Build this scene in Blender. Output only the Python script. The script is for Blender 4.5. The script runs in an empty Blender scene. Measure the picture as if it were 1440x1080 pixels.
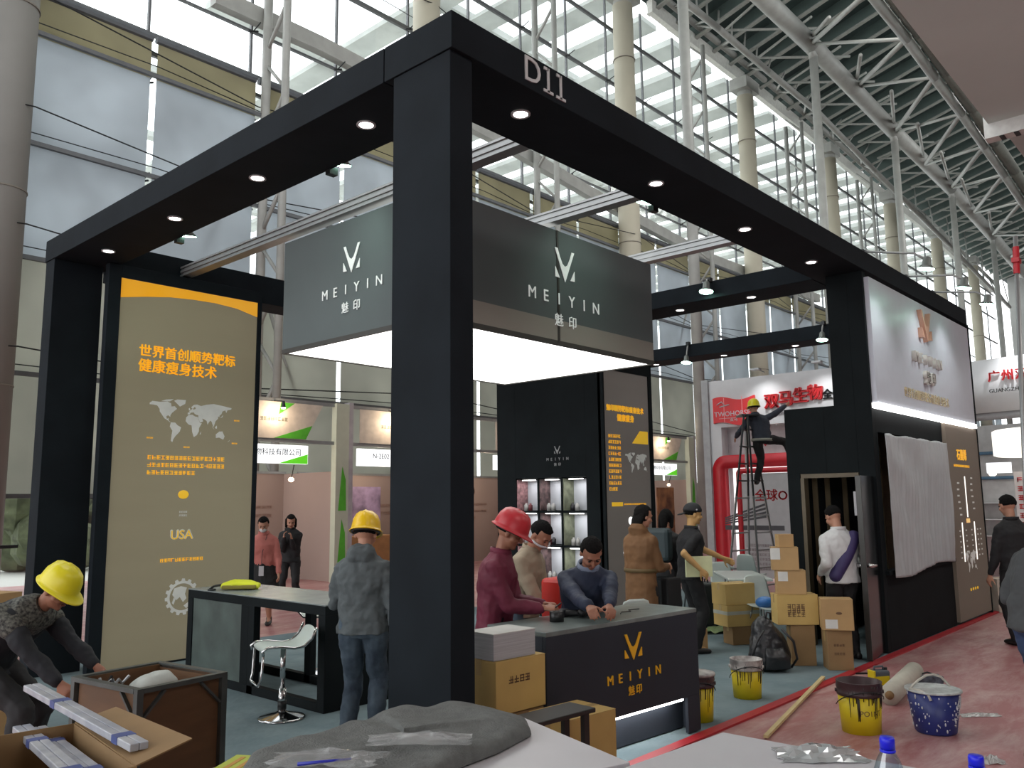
import bpy, bmesh, math, random
from mathutils import Vector, Matrix, noise
random.seed(7)
SC = bpy.context.scene
COL = SC.collection
PI = math.pi
def V(*a): return Vector(a)
# ------------------------------------------------------------------ camera
# world: X runs away to the right along the booth front, Y away to the left, Z up
CAMR = Matrix(((0.6711280878, -0.0959644620, -0.7351040143),
               (-0.7412573680, -0.1017963457, -0.6634568700),
               (-0.0111626207, 0.9901658074, -0.1394527513)))
CAMC = V(0, 0, 1.75)
cam = bpy.data.cameras.new('camera'); camo = bpy.data.objects.new('camera', cam); COL.objects.link(camo)
camo.matrix_world = Matrix.Translation(CAMC) @ CAMR.to_4x4()
cam.sensor_fit = 'HORIZONTAL'; cam.sensor_width = 36; cam.lens = 36 * 1179.67 / 1440
cam.clip_start = .05; cam.clip_end = 600
SC.camera = camo
# ------------------------------------------------------------------ world, exposure, big lights
SC.view_settings.view_transform = 'Standard'; SC.view_settings.look = 'None'
SC.view_settings.gamma = 1; SC.view_settings.use_curve_mapping = False
SC.view_settings.exposure = 0.0
W = bpy.data.worlds.new('overcast'); SC.world = W; W.use_nodes = True
bgn = W.node_tree.nodes['Background']
bgn.inputs[0].default_value = (0.96, 0.98, 1.0, 1); bgn.inputs[1].default_value = 3.0
def area_light(name, loc, size, energy, color=(1, 1, 1), rot=(0, 0, 0), sy=None):
    l = bpy.data.lights.new(name, 'AREA'); l.energy = energy; l.color = color; l.size = size
    if sy: l.shape = 'RECTANGLE'; l.size_y = sy
    o = bpy.data.objects.new(name, l); o.location = loc; o.rotation_euler = rot; COL.objects.link(o); return o
for i_ in range(3):      # unseen fill lights added for ambient level under roof and mezzanine
    area_light('hall_fill', (8 + i_ * 22, -2 if False else 8, 24), 9, 900, (1, .98, .95), sy=5)
    area_light('mezzanine_fill', (2 + i_ * 10, -6, 10.2), 5, 260, (1, .97, .93), sy=3)
# ------------------------------------------------------------------ pixel -> plane helpers (used to measure)
def ray(px, py): return CAMR @ V(px - 720, 540 - py, -1179.67)
def onZ(px, py, z=0.0): r = ray(px, py); return CAMC + r * ((z - 1.75) / r.z)
def onY(px, py, y): r = ray(px, py); return CAMC + r * (y / r.y)
def onX(px, py, x): r = ray(px, py); return CAMC + r * (x / r.x)
def dep(px, d, z=0.0):
    r = ray(px, 706) / 1179.67; p = CAMC + r * d; return V(p.x, p.y, z)
FWD = V(0.7423, 0.6700, 0).normalized(); RGT = V(FWD.y, -FWD.x, 0)
def face(deg):                       # 0 = looks away from the camera, 90 = to picture right, 180 = at the camera
    a = math.radians(deg); f = FWD * math.cos(a) + RGT * math.sin(a); return math.atan2(-f.x, f.y)
# ------------------------------------------------------------------ materials
def lin(c):
    return tuple(((v / 255) / 12.92 if v / 255 <= .04045 else (((v / 255) + .055) / 1.055) ** 2.4) for v in c)
MATS = {}
def mat(name, rgb, rough=.6, metal=0.0, var=.08, scale=6.0, bump=0.0, emit=0.0, ecol=None, rgb2=None, alpha=None,
        trans=0.0, spec=.5, stretch=None):
    if name in MATS: return MATS[name]
    m = bpy.data.materials.new(name); m.use_nodes = True; nt = m.node_tree; b = nt.nodes['Principled BSDF']
    c = lin(rgb)
    c2 = lin(rgb2) if rgb2 else tuple(min(1, v * (1 + var)) for v in c)
    c1 = c if rgb2 else tuple(v * (1 - var) for v in c)
    tc = nt.nodes.new('ShaderNodeTexCoord'); mp = nt.nodes.new('ShaderNodeMapping'); n = nt.nodes.new('ShaderNodeTexNoise')
    nt.links.new(tc.outputs['Object'], mp.inputs[0]); nt.links.new(mp.outputs[0], n.inputs[0])
    n.inputs['Scale'].default_value = scale; n.inputs['Detail'].default_value = 4
    if stretch: mp.inputs['Scale'].default_value = stretch
    r = nt.nodes.new('ShaderNodeValToRGB'); r.color_ramp.elements[0].position = .35; r.color_ramp.elements[1].position = .65
    r.color_ramp.elements[0].color = (*c1, 1); r.color_ramp.elements[1].color = (*c2, 1)
    nt.links.new(n.outputs[0], r.inputs[0]); nt.links.new(r.outputs[0], b.inputs['Base Color'])
    b.inputs['Roughness'].default_value = rough; b.inputs['Metallic'].default_value = metal
    b.inputs['Specular IOR Level'].default_value = spec
    if bump:
        bp = nt.nodes.new('ShaderNodeBump'); bp.inputs['Strength'].default_value = bump; bp.inputs['Distance'].default_value = .02
        n2 = nt.nodes.new('ShaderNodeTexNoise'); n2.inputs['Scale'].default_value = scale * 5
        nt.links.new(mp.outputs[0], n2.inputs[0])
        nt.links.new(n2.outputs[0], bp.inputs['Height']); nt.links.new(bp.outputs[0], b.inputs['Normal'])
    if emit:
        b.inputs['Emission Color'].default_value = (*(lin(ecol) if ecol else c), 1); b.inputs['Emission Strength'].default_value = emit
    if trans: b.inputs['Transmission Weight'].default_value = trans
    if alpha is not None: b.inputs['Alpha'].default_value = alpha
    MATS[name] = m; return m
def mat_cloth_trans(name, rgb, tr=.5, alpha=1.0):
    m = bpy.data.materials.new(name); m.use_nodes = True; nt = m.node_tree
    for n in list(nt.nodes):
        if n.type != 'OUTPUT_MATERIAL': nt.nodes.remove(n)
    out = [n for n in nt.nodes if n.type == 'OUTPUT_MATERIAL'][0]
    d = nt.nodes.new('ShaderNodeBsdfDiffuse'); t = nt.nodes.new('ShaderNodeBsdfTranslucent'); x = nt.nodes.new('ShaderNodeMixShader')
    tc = nt.nodes.new('ShaderNodeTexCoord'); n = nt.nodes.new('ShaderNodeTexNoise'); n.inputs['Scale'].default_value = .7
    nt.links.new(tc.outputs['Object'], n.inputs[0])
    r = nt.nodes.new('ShaderNodeValToRGB'); c = lin(rgb)
    r.color_ramp.elements[0].position = .3; r.color_ramp.elements[1].position = .7
    r.color_ramp.elements[0].color = (*[v * .88 for v in c], 1); r.color_ramp.elements[1].color = (*[min(1, v * 1.1) for v in c], 1)
    nt.links.new(n.outputs[0], r.inputs[0])
    nt.links.new(r.outputs[0], d.inputs[0]); nt.links.new(r.outputs[0], t.inputs[0])
    x.inputs[0].default_value = tr; nt.links.new(d.outputs[0], x.inputs[1]); nt.links.new(t.outputs[0], x.inputs[2])
    if alpha < 1:
        tp = nt.nodes.new('ShaderNodeBsdfTransparent'); y = nt.nodes.new('ShaderNodeMixShader'); y.inputs[0].default_value = alpha
        nt.links.new(tp.outputs[0], y.inputs[1]); nt.links.new(x.outputs[0], y.inputs[2]); nt.links.new(y.outputs[0], out.inputs[0])
    else: nt.links.new(x.outputs[0], out.inputs[0])
    MATS[name] = m; return m
def mat_glass(name, tint=(235, 245, 245), alpha=.15, rough=.05):
    m = bpy.data.materials.new(name); m.use_nodes = True; nt = m.node_tree
    for n in list(nt.nodes):
        if n.type != 'OUTPUT_MATERIAL': nt.nodes.remove(n)
    out = [n for n in nt.nodes if n.type == 'OUTPUT_MATERIAL'][0]
    tp = nt.nodes.new('ShaderNodeBsdfTransparent'); tp.inputs[0].default_value = (*lin(tint), 1)
    g = nt.nodes.new('ShaderNodeBsdfGlossy'); g.inputs['Roughness'].default_value = rough
    x = nt.nodes.new('ShaderNodeMixShader'); x.inputs[0].default_value = alpha
    nt.links.new(tp.outputs[0], x.inputs[1]); nt.links.new(g.outputs[0], x.inputs[2]); nt.links.new(x.outputs[0], out.inputs[0])
    MATS[name] = m; return m
def lamp_mat(name, rgb, s):
    m = bpy.data.materials.new(name); m.use_nodes = True; b = m.node_tree.nodes['Principled BSDF']
    b.inputs['Base Color'].default_value = (.8, .8, .8, 1)
    b.inputs['Emission Color'].default_value = (*lin(rgb), 1); b.inputs['Emission Strength'].default_value = s
    MATS[name] = m; return m
BLACK = mat('black_paint', (25, 31, 36), .8, var=.15, scale=2.5, bump=.05, spec=.15)
BLACK2 = mat('black_board', (20, 25, 27), .8, var=.15, scale=3, spec=.15)
WHITE = mat('white_laminate', (186, 184, 188), .35, var=.02)
STEEL = mat('white_steel', (152, 153, 148), .45, var=.08, scale=2)
CONC = mat('painted_concrete', (168, 163, 152), .7, var=.07, scale=.8, bump=.05)
ALU = mat('aluminium', (150, 152, 152), .38, .6, var=.05)
CHROME = mat('chrome', (200, 200, 200), .12, 1.0, var=.03)
DARKM = mat('dark_metal', (45, 47, 48), .4, .6)
# ------------------------------------------------------------------ mesh builder
class MB:
    def __init__(s): s.v = []; s.f = []; s.mi = []; s.m = 0
    def add(s, vs, fs):
        o = len(s.v); s.v += [tuple(v) for v in vs]
        for f in fs: s.f.append(tuple(o + i for i in f)); s.mi.append(s.m)
    def box(s, a, b, M=None):
        x0, y0, z0 = a; x1, y1, z1 = b
        vs = [V(x, y, z) for x in (x0, x1) for y in (y0, y1) for z in (z0, z1)]
        if M is not None: vs = [M @ v for v in vs]
        s.add(vs, [(0, 1, 3, 2), (4, 6, 7, 5), (0, 4, 5, 1), (2, 3, 7, 6), (0, 2, 6, 4), (1, 5, 7, 3)])
    def quad(s, *p): s.add(p, [tuple(range(len(p)))])
    def frame(s, p0, p1, hint=None):
        d = (Vector(p1) - Vector(p0)); d.normalize()
        h = Vector(hint) if hint is not None else (V(0, 0, 1) if abs(d.z) < .9 else V(1, 0, 0))
        x = d.cross(h); x.normalize(); y = x.cross(d); return d, x, y
    def bar(s, p0, p1, w, h, hint=None):
        p0 = Vector(p0); p1 = Vector(p1); d, x, y = s.frame(p0, p1, hint)
        vs = [p + x * (a * w / 2) + y * (b * h / 2) for p in (p0, p1) for a, b in ((-1, -1), (1, -1), (1, 1), (-1, 1))]
        s.add(vs, [(3, 2, 1, 0), (4, 5, 6, 7), (0, 1, 5, 4), (1, 2, 6, 5), (2, 3, 7, 6), (3, 0, 4, 7)])
    def tube(s, p0, p1, r0, r1=None, n=10, caps=True):
        r1 = r0 if r1 is None else r1
        p0 = Vector(p0); p1 = Vector(p1); d, x, y = s.frame(p0, p1)
        vs = []
        for p, r in ((p0, r0), (p1, r1)):
            for i in range(n):
                a = 2 * PI * i / n; vs.append(p + x * (math.cos(a) * r) + y * (math.sin(a) * r))
        fs = [(i, (i + 1) % n, n + (i + 1) % n, n + i) for i in range(n)]
        if caps: fs += [tuple(range(n))[::-1], tuple(range(n, 2 * n))]
        s.add(vs, fs)
    def path(s, pts, r, n=8):
        pts = [Vector(p) for p in pts]; vs = []; fs = []
        px = None
        for i, p in enumerate(pts):
            d = (pts[min(i + 1, len(pts) - 1)] - pts[max(i - 1, 0)]); d.normalize()
            if px is None: h = V(0, 0, 1) if abs(d.z) < .9 else V(1, 0, 0); x = d.cross(h)
            else: x = px - d * px.dot(d)
            x.normalize(); px = x; y = d.cross(x)
            rr = r[i] if isinstance(r, (list, tuple)) else r
            for k in range(n):
                a = 2 * PI * k / n; vs.append(p + x * (math.cos(a) * rr) + y * (math.sin(a) * rr))
        for i in range(len(pts) - 1):
            for k in range(n): fs.append((i * n + k, i * n + (k + 1) % n, (i + 1) * n + (k + 1) % n, (i + 1) * n + k))
        fs += [tuple(range(n))[::-1], tuple(range((len(pts) - 1) * n, len(pts) * n))]
        s.add(vs, fs)
    def lathe(s, prof, c=(0, 0, 0), n=24, M=None, sx=1, sy=1):
        vs = []; fs = []; m = len(prof)
        for i in range(n):
            a = 2 * PI * i / n
            for r, z in prof:
                p = V(c[0] + math.cos(a) * r * sx, c[1] + math.sin(a) * r * sy, c[2] + z); vs.append(M @ p if M is not None else p)
        for i in range(n):
            j = (i + 1) % n
            for k in range(m - 1): fs.append((i * m + k, j * m + k, j * m + k + 1, i * m + k + 1))
        if prof[0][0] > 1e-5: fs.append(tuple(i * m for i in range(n))[::-1])
        if prof[-1][0] > 1e-5: fs.append(tuple(i * m + m - 1 for i in range(n)))
        s.add(vs, fs)
    def prism(s, poly, M, t):                  # poly: 2D points, M maps (x,y,z)->space, extruded by t along z
        n = len(poly)
        vs = [M @ V(x, y, 0) for x, y in poly] + [M @ V(x, y, t) for x, y in poly]
        s.add(vs, [tuple(range(n))[::-1], tuple(range(n, 2 * n))] + [(i, (i + 1) % n, n + (i + 1) % n, n + i) for i in range(n)])
    def loft(s, rings, n=14, close=True):      # rings: (center, xvec, yvec, rx, ry)
        vs = []; fs = []
        for c, x, y, rx, ry in rings:
            for k in range(n):
                a = 2 * PI * k / n; vs.append(c + x * (math.cos(a) * rx) + y * (math.sin(a) * ry))
        for i in range(len(rings) - 1):
            for k in range(n): fs.append((i * n + k, i * n + (k + 1) % n, (i + 1) * n + (k + 1) % n, (i + 1) * n + k))
        if close: fs += [tuple(range(n))[::-1], tuple(range((len(rings) - 1) * n, len(rings) * n))]
        s.add(vs, fs)
    def cap(s, p0, p1, r0, r1, n=10, flat=1.0, hint=None):
        p0 = Vector(p0); p1 = Vector(p1)
        if (p1 - p0).length < 1e-5: return s.ball(p0, (r0, r0, r0))
        d, x, y = s.frame(p0, p1, hint); R = []
        for t in (-.98, -.8, -.45): R.append((p0 + d * (t * r0), x, y, r0 * math.sqrt(1 - t * t), r0 * math.sqrt(1 - t * t) * flat))
        R.append((p0, x, y, r0, r0 * flat)); R.append((p1, x, y, r1, r1 * flat))
        for t in (.45, .8, .98): R.append((p1 + d * (t * r1), x, y, r1 * math.sqrt(1 - t * t), r1 * math.sqrt(1 - t * t) * flat))
        s.loft(R, n)
    def ball(s, c, r, F=None, nu=12, nv=8, fn=None):
        c = Vector(c); vs = []; fs = []
        for j in range(1, nv):
            th = PI * j / nv
            for i in range(nu):
                a = 2 * PI * i / nu; dv = V(math.sin(th) * math.cos(a), math.sin(th) * math.sin(a), math.cos(th))
                k = fn(dv) if fn else 1.0
                q = V(dv.x * r[0], dv.y * r[1], dv.z * r[2]) * k; vs.append(c + (F @ q if F is not None else q))
        for sgn in (1, -1):
            dv = V(0, 0, sgn); k = fn(dv) if fn else 1; q = dv * (r[2] * k); vs.append(c + (F @ q if F is not None else q))
        t = len(vs) - 2
        for j in range(nv - 2):
            for i in range(nu): fs.append((j * nu + i, (j + 1) * nu + i, (j + 1) * nu + (i + 1) % nu, j * nu + (i + 1) % nu))
        for i in range(nu):
            fs.append((t, i, (i + 1) % nu)); fs.append((t + 1, (nv - 2) * nu + (i + 1) % nu, (nv - 2) * nu + i))
        s.add(vs, fs)
    def mesh(s, name, mats, smooth=False):
        me = bpy.data.meshes.new(name); me.from_pydata(s.v, [], s.f)
        for m in (mats if isinstance(mats, (list, tuple)) else [mats]): me.materials.append(m)
        if any(s.mi): me.polygons.foreach_set('material_index', s.mi)
        if smooth: me.polygons.foreach_set('use_smooth', [True] * len(me.polygons))
        me.update(); return me
    def build(s, name, mats, parent=None, smooth=False, bevel=0.0, loc=None, rz=None):
        o = bpy.data.objects.new(name, s.mesh(name, mats, smooth)); COL.objects.link(o)
        if parent is not None: o.parent = parent
        if loc is not None: o.location = loc
        if rz is not None: o.rotation_euler = (0, 0, rz)
        if bevel:
            b = o.modifiers.new('bevel', 'BEVEL'); b.width = bevel; b.segments = 2; b.limit_method = 'ANGLE'
        return o
def thing(name, label, cat, loc=(0, 0, 0), rz=0.0, group=None):
    o = bpy.data.objects.new(name, None); COL.objects.link(o); o.empty_display_size = .1
    o.location = loc; o.rotation_euler = (0, 0, rz); o['label'] = label; o['category'] = cat
    if group: o['group'] = group
    return o
def tag(o, label, cat, group=None):
    o['label'] = label; o['category'] = cat
    if group: o['group'] = group
    return o
def struct(name, mb, m, parent=None, label=None):
    o = mb.build(name, m, parent)
    if parent is None: o['kind'] = 'structure'
    if label: o['label'] = label
    return o
def dup(o, label=None, loc=None, rz=None, parent=None):
    c = o.copy(); COL.objects.link(c)
    if parent is not None: c.parent = parent
    for ch in o.children: dup(ch, parent=c)
    if label: c['label'] = label
    if loc is not None: c.location = loc
    if rz is not None: c.rotation_euler = (0, 0, rz)
    return c
def M3(ex, ey, ez, o): return Matrix(((ex[0], ey[0], ez[0], o[0]), (ex[1], ey[1], ez[1], o[1]), (ex[2], ey[2], ez[2], o[2]), (0, 0, 0, 1)))
def planeY(o): return M3((1, 0, 0), (0, 0, 1), (0, -1, 0), o)     # drawn on a wall facing -Y
def planeX(o): return M3((0, -1, 0), (0, 0, 1), (-1, 0, 0), o)    # drawn on a wall facing -X
# ------------------------------------------------------------------ lettering
def text(s, M, size, m, parent, name='lettering', t=.006, align='CENTER', squeeze=1.0, spacing=1.0, bold=0.0, label=None):
    cu = bpy.data.curves.new(name, 'FONT'); cu.body = s; cu.size = size; cu.extrude = t / 2; cu.align_x = align; cu.align_y = 'CENTER'
    cu.space_character = spacing; cu.resolution_u = 3
    to = bpy.data.objects.new('tmp', cu)
    me = None
    dgl = None
    COL.objects.link(to)
    dgl = bpy.context.evaluated_depsgraph_get()
    me = bpy.data.meshes.new_from_object(to.evaluated_get(dgl))
    bpy.data.objects.remove(to); bpy.data.curves.remove(cu)
    me.transform(M @ Matrix.Diagonal((squeeze, 1, 1, 1)) @ Matrix.Translation((0, 0, t / 2)))
    if bold:
        bb = bmesh.new()
        ax = (M.to_3x3() @ V(1, 0, 0)).normalized() * bold; ay = (M.to_3x3() @ V(0, 1, 0)).normalized() * bold * .7; az = (M.to_3x3() @ V(0, 0, 1)).normalized() * .0004
        for q in (ax, -ax, ay, -ay):
            m2 = me.copy(); m2.transform(Matrix.Translation(q + az * (1 if q == ax or q == ay else 0))); bb.from_mesh(m2); bpy.data.meshes.remove(m2)
        bb.to_mesh(me); bb.free()
    me.materials.clear(); me.materials.append(m); me.name = name
    o = bpy.data.objects.new(name, me); COL.objects.link(o); o.parent = parent
    if label: o['label'] = label
    return o
def logo(M, w, h, m, parent, t=.006, name='emblem'):
    b = MB(); k = []
    V_ = [(-.5, 1), (-.37, 1), (-.26, .76), (-.13, .55), (0, .48), (.13, .55), (.26, .76), (.37, 1), (.5, 1), (.0, .0)]
    b.prism([(x * w, y * h) for x, y in V_][::-1], M, t)
    for sgn in (-1, 1):
        p = [(sgn * .5 * w, .42 * h), (sgn * .5 * w, .1 * h), (sgn * .28 * w, .09 * h)]
        b.prism(p if sgn < 0 else p[::-1], M, t)
    return b.build(name, m, parent)
def brand(M, w, m, parent, t=.006, cw=None):   # emblem, word and two characters; w = width of the word, origin = centre of the word
    logo(M @ Matrix.Translation((0, w * .17, 0)), w * .27, w * .29, m, parent, t)
    n = 'MEIYIN'; b = []
    for i, c in enumerate(n): text(c, M @ Matrix.Translation(((i - 2.5) * w / 5.6, 0, 0)), w * .145, m, parent, 'letter', t)
    for i, c in enumerate('魅印'): text(c, M @ Matrix.Translation(((i - .5) * w * .19, -w * .19, 0)), w * .12, m, parent, 'character', t)
CONT = [[(-165,65),(-155,71),(-125,70),(-95,73),(-80,68),(-78,58),(-65,60),(-55,52),(-66,44),(-75,38),(-81,30),(-81,25),(-90,30),(-97,26),(-95,18),(-87,21),(-88,15),(-83,9),(-78,8),(-92,14),(-105,20),(-115,31),(-124,40),(-125,48),(-135,58),(-150,60),(-165,60)],
 [(-55,82),(-20,82),(-22,70),(-43,60),(-53,67),(-68,77)],
 [(-77,8),(-60,8),(-50,0),(-35,-6),(-40,-20),(-48,-27),(-58,-36),(-65,-45),(-68,-54),(-74,-50),(-72,-30),(-70,-18),(-81,-5)],
 [(-17,15),(-15,27),(-6,35),(10,37),(20,32),(32,31),(43,12),(51,11),(40,-5),(40,-16),(32,-28),(20,-35),(12,-18),(9,2),(-5,5)],
 [(-10,37),(-9,43),(-1,44),(-4,48),(5,52),(8,57),(12,54),(20,55),(24,59),(18,63),(12,56),(5,59),(5,62),(15,69),(28,71),(45,67),(70,73),(100,77),(140,73),(180,68),(178,63),(162,60),(157,51),(152,59),(140,55),(135,45),(127,40),(127,35),(121,38),(121,30),(110,20),(107,12),(103,2),(98,10),(94,18),(88,22),(80,14),(77,8),(72,20),(60,25),(52,27),(57,18),(44,13),(35,28),(36,36),(26,38),(20,40),(15,45),(10,44),(3,43),(-2,37)],
 [(114,-22),(130,-12),(137,-12),(142,-11),(153,-27),(148,-38),(138,-35),(130,-32),(115,-34)],
 [(-5,50),(1,52),(-3,58),(-6,56)], [(44,-25),(50,-16),(48,-25)], [(130,32),(141,36),(143,43),(137,37)], [(96,5),(106,-6),(100,-1)], [(109,1),(117,7),(118,-3),(112,-3)], [(167,-46),(178,-38),(173,-43)], [(-120,73),(-100,79),(-70,82),(-85,74)]]
def worldmap(M, w, m, parent, t=.004, cut=None, name='world_map'):
    b = MB(); s = w / 340
    for c in CONT:
        p = [(x * s, y * s * 1.25) for x, y in c]
        a = sum(p[i][0] * p[(i + 1) % len(p)][1] - p[(i + 1) % len(p)][0] * p[i][1] for i in range(len(p)))
        if a < 0: p = p[::-1]
        if cut is not None: p = [(min(x, cut), y) for x, y in p]
        b.prism(p, M, t)
    return b.build(name, m, parent)
def scribble(M, w, rows, rh, m, parent, name='small_print', t=.003, last=.6, cw=None, seed=1):   # rows of print too small to read, as little stroke blocks
    rnd = random.Random(seed); b = MB(); cw = cw or rh * .62
    for r in range(rows):
        ww = w * (last if r == rows - 1 and rows > 1 else 1); x = 0
        while x < ww - cw:
            y = -r * rh
            for k in range(3):
                yy = y + (k - 1) * cw * .36
                if rnd.random() < .85: b.box((x, yy - cw * .08, 0), (x + cw * .8, yy + cw * .08, t), M)
            for k in range(2):
                xx = x + rnd.choice((.05, .3, .6)) * cw
                b.box((xx, y - cw * .45, 0), (xx + cw * .13, y + cw * .45, t), M)
            x += cw
    o = b.build(name, m, parent); o['kind'] = 'stuff'; return o
# ------------------------------------------------------------------ setting
def mat_floor():
    m = mat('red_carpet_under_film', (150, 88, 90), .42, var=0, scale=.6, rgb2=(170, 116, 116), bump=.12); nt = m.node_tree
    b = nt.nodes['Principled BSDF']; old = b.inputs['Base Color'].links[0].from_socket
    tc = nt.nodes.new('ShaderNodeTexCoord'); n = nt.nodes.new('ShaderNodeTexNoise'); n.inputs['Scale'].default_value = 2.2; n.inputs['Detail'].default_value = 8
    n.inputs['Roughness'].default_value = .75; n.inputs['Distortion'].default_value = .3
    mp = nt.nodes.new('ShaderNodeMapping'); mp.inputs['Scale'].default_value = (.5, 1.6, 1)
    nt.links.new(tc.outputs['Object'], mp.inputs[0]); nt.links.new(mp.outputs[0], n.inputs[0])
    r = nt.nodes.new('ShaderNodeValToRGB'); r.color_ramp.elements[0].position = .42; r.color_ramp.elements[1].position = .7
    mx = nt.nodes.new('ShaderNodeMix'); mx.data_type = 'RGBA'; nt.links.new(n.outputs[0], r.inputs[0]); nt.links.new(r.outputs[0], mx.inputs[0])
    nt.links.new(old, mx.inputs[6]); mx.inputs[7].default_value = (*lin((192, 164, 160)), 1); nt.links.new(mx.outputs[2], b.inputs['Base Color'])
    return m
b = MB(); b.box((-30, -50, -.3), (150, 21.3, 0)); fl = struct('floor', b, mat_floor(), label='dusty red carpet under plastic film')
b = MB(); b.box((2.2, 3.42, 0), (14.9, 10.2, .012)); struct('floor_booth', b, mat('teal_carpet', (96, 114, 120), .9, var=.08, scale=2.5, bump=.4, rgb2=(112, 128, 132)), label='grey green booth carpet')
b = MB(); b.box((2.2, 3.33, 0), (15.0, 3.42, .016)); struct('trim_1', b, mat('red_tape', (165, 30, 40), .5), label='bright red edging along the booth carpet')
# outside ground
b = MB(); b.box((-60, 21.6, -.4), (200, 160, -.1)); struct('floor_outside', b, mat('outside_paving', (200, 200, 194), .9, scale=.3))
LEAF = mat('hedge_leaves', (92, 98, 72), .8, var=.35, scale=3, bump=.5)
rnd = random.Random(3)
for k in range(9):
    t = MB(); x0 = 2 + k * 7.5
    for i in range(26): t.ball((rnd.uniform(-1.6, 1.6), rnd.uniform(-.8, .8), rnd.uniform(.6, 2.6)), [rnd.uniform(.4, .8)] * 3, nu=7, nv=5)
    t.tube((0, 0, -.2), (0, 0, 1.4), .12, .08)
    o = t.build('shrub', LEAF, loc=(x0, 27 + rnd.uniform(-1, 1), -.1))
    tag(o, 'green shrub outside the glass wall, %s from the left' % ['first', 'second', 'third', 'fourth', 'fifth', 'sixth', 'seventh', 'eighth', 'ninth'][k], 'shrub', 'shrubs outside the glass')
# ---- glass wall (window_1) : bays of 3 m, transoms every 2.7 m
YG = 21.0
win = thing('window_1', 'tall glazed hall wall with roller blinds', 'window'); del win['category']; win['kind'] = 'structure'
del win['label']
GL = mat_glass('facade_glass', (250, 252, 252), alpha=.05)
SLIM = mat('grey_rail', (96, 98, 100), .5, .4)
BL = [mat_cloth_trans('blind_cool', (188, 193, 197), .66), mat_cloth_trans('blind_warm', (168, 163, 140), .62), mat_cloth_trans('blind_mid', (184, 184, 176), .66)]
zs = [2.0, 4.7, 7.35, 10.05, 12.75, 13.8]
NB = 34
PANES = {}
for i in range(-3, NB):
    x = 3 * i
    a = MB(); a.box((x - .03, YG - .05, 0), (x + .03, YG + .05, 25.6)); a.build('mullion', SLIM, win)
for i in range(-3, NB - 1):
    x = 3 * i + 1.5
    PZ = [.02, 2.0, 4.7, 7.35, 10.05, 12.75, 15.5, 20.9, 25.6]
    for k in range(8):
        if k not in PANES:
            g = MB(); g.box((-1.46, -.01, PZ[k]), (1.46, .01, PZ[k + 1] - .02)); PANES[k] = g.build('pane', GL, win, loc=(x, YG, 0))
        else: dup(PANES[k], loc=(x, YG, 0), parent=win)
    gap = .10 if i % 2 else .16
    for k in range(5):
        z0, z1 = zs[k] + .0, zs[k + 1]
        c = MB(); c.box((x - 1.5 + gap, YG - .42, z0), (x + 1.5 - gap * .4, YG - .41, z1)); c.build('blind', BL[(2, 2, 0, 0, 1)[k]], win)
    c = MB(); c.tube((x - 1.45, YG - .42, 13.85), (x + 1.45, YG - .42, 13.85), .1, n=8); c.build('blind_roller', mat('roller_case', (84, 88, 92), .5), win)
for z in [2.0, 4.7, 7.35, 10.05, 12.75, 13.6, 14.15, 15.5, 18.2, 20.9, 23.6]:
    a = MB(); w = .05 if z < 15 else (.03 if z < 16 else .07)
    yo = .56 if z < 13.5 else .02
    a.box((-9, YG - .1 - yo, z - w), (102, YG - yo, z + w)); a.build('transom', SLIM, win)
for z in [4.9, 7.6, 10.3, 13.0, 18.3]:      # bracing cables in front of the glass, pinned at every lattice mast
    for i in range(0, 7):
        x0 = 12 * i; a = MB()
        for s0 in (0, 1):
            yy = YG - .55; dz = .35
            a.path([(x0 + 12 * s0 - 0, yy, z), (x0 + 6, yy - .9, z + .25)], .018, 5)
            a.path([(x0 + 12 * s0, yy, z - .12), (x0 + 3 + 6 * s0, yy - .25, z - .08), (x0 + 6, yy - .05, z)], .014, 5)
        a.build('cable', DARKM, win)
for z in [10.05, 12.75, 15.5, 18.2, 20.9]:   # spider fittings
    for i in range(0, 15):
        a = MB(); x = 3 * i; a.tube((x, YG - .1, z), (x, YG - .5, z + .12), .02, n=6); a.tube((x - .15, YG - .12, z - .06), (x + .15, YG - .12, z + .06), .03, n=6)
        a.build('spider_fitting', DARKM, win)
# sloping duct in front of the glass
DP = [onY(300, -5, 20.7), onY(450, 64, 20.7), onY(590, 137, 20.7), onY(700, 195, 20.7), onY(860, 290, 20.7), onY(1000, 365, 20.7), onY(1150, 420, 20.7)]
b = MB()
for p, q in zip(DP, DP[1:]): b.bar(p, q, .3, .5)
tag(b.build('steel_girder', STEEL), 'pale grey girder sloping across the bright upper glass above the booth', 'girder')
# outside canopy beams above the glass
CANB = mat_cloth_trans('canopy_panel', (206, 209, 206), .4)
cp = thing('canopy', 'pale ribbed canopy roof outside the glass wall', 'canopy')
for i in range(26):
    x = 27 + i * 3.1; a = MB(); a.box((x, 23, 27.6 + .1 * math.sin(i)), (x + 1.5, 70, 27.9)); a.build('canopy_beam', CANB, cp)
for i in range(5):
    a = MB(); a.box((20, 30 + i * 9, 27.9), (100, 30.8 + i * 9, 28.3)); a.build('canopy_rail', CANB, cp)
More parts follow.
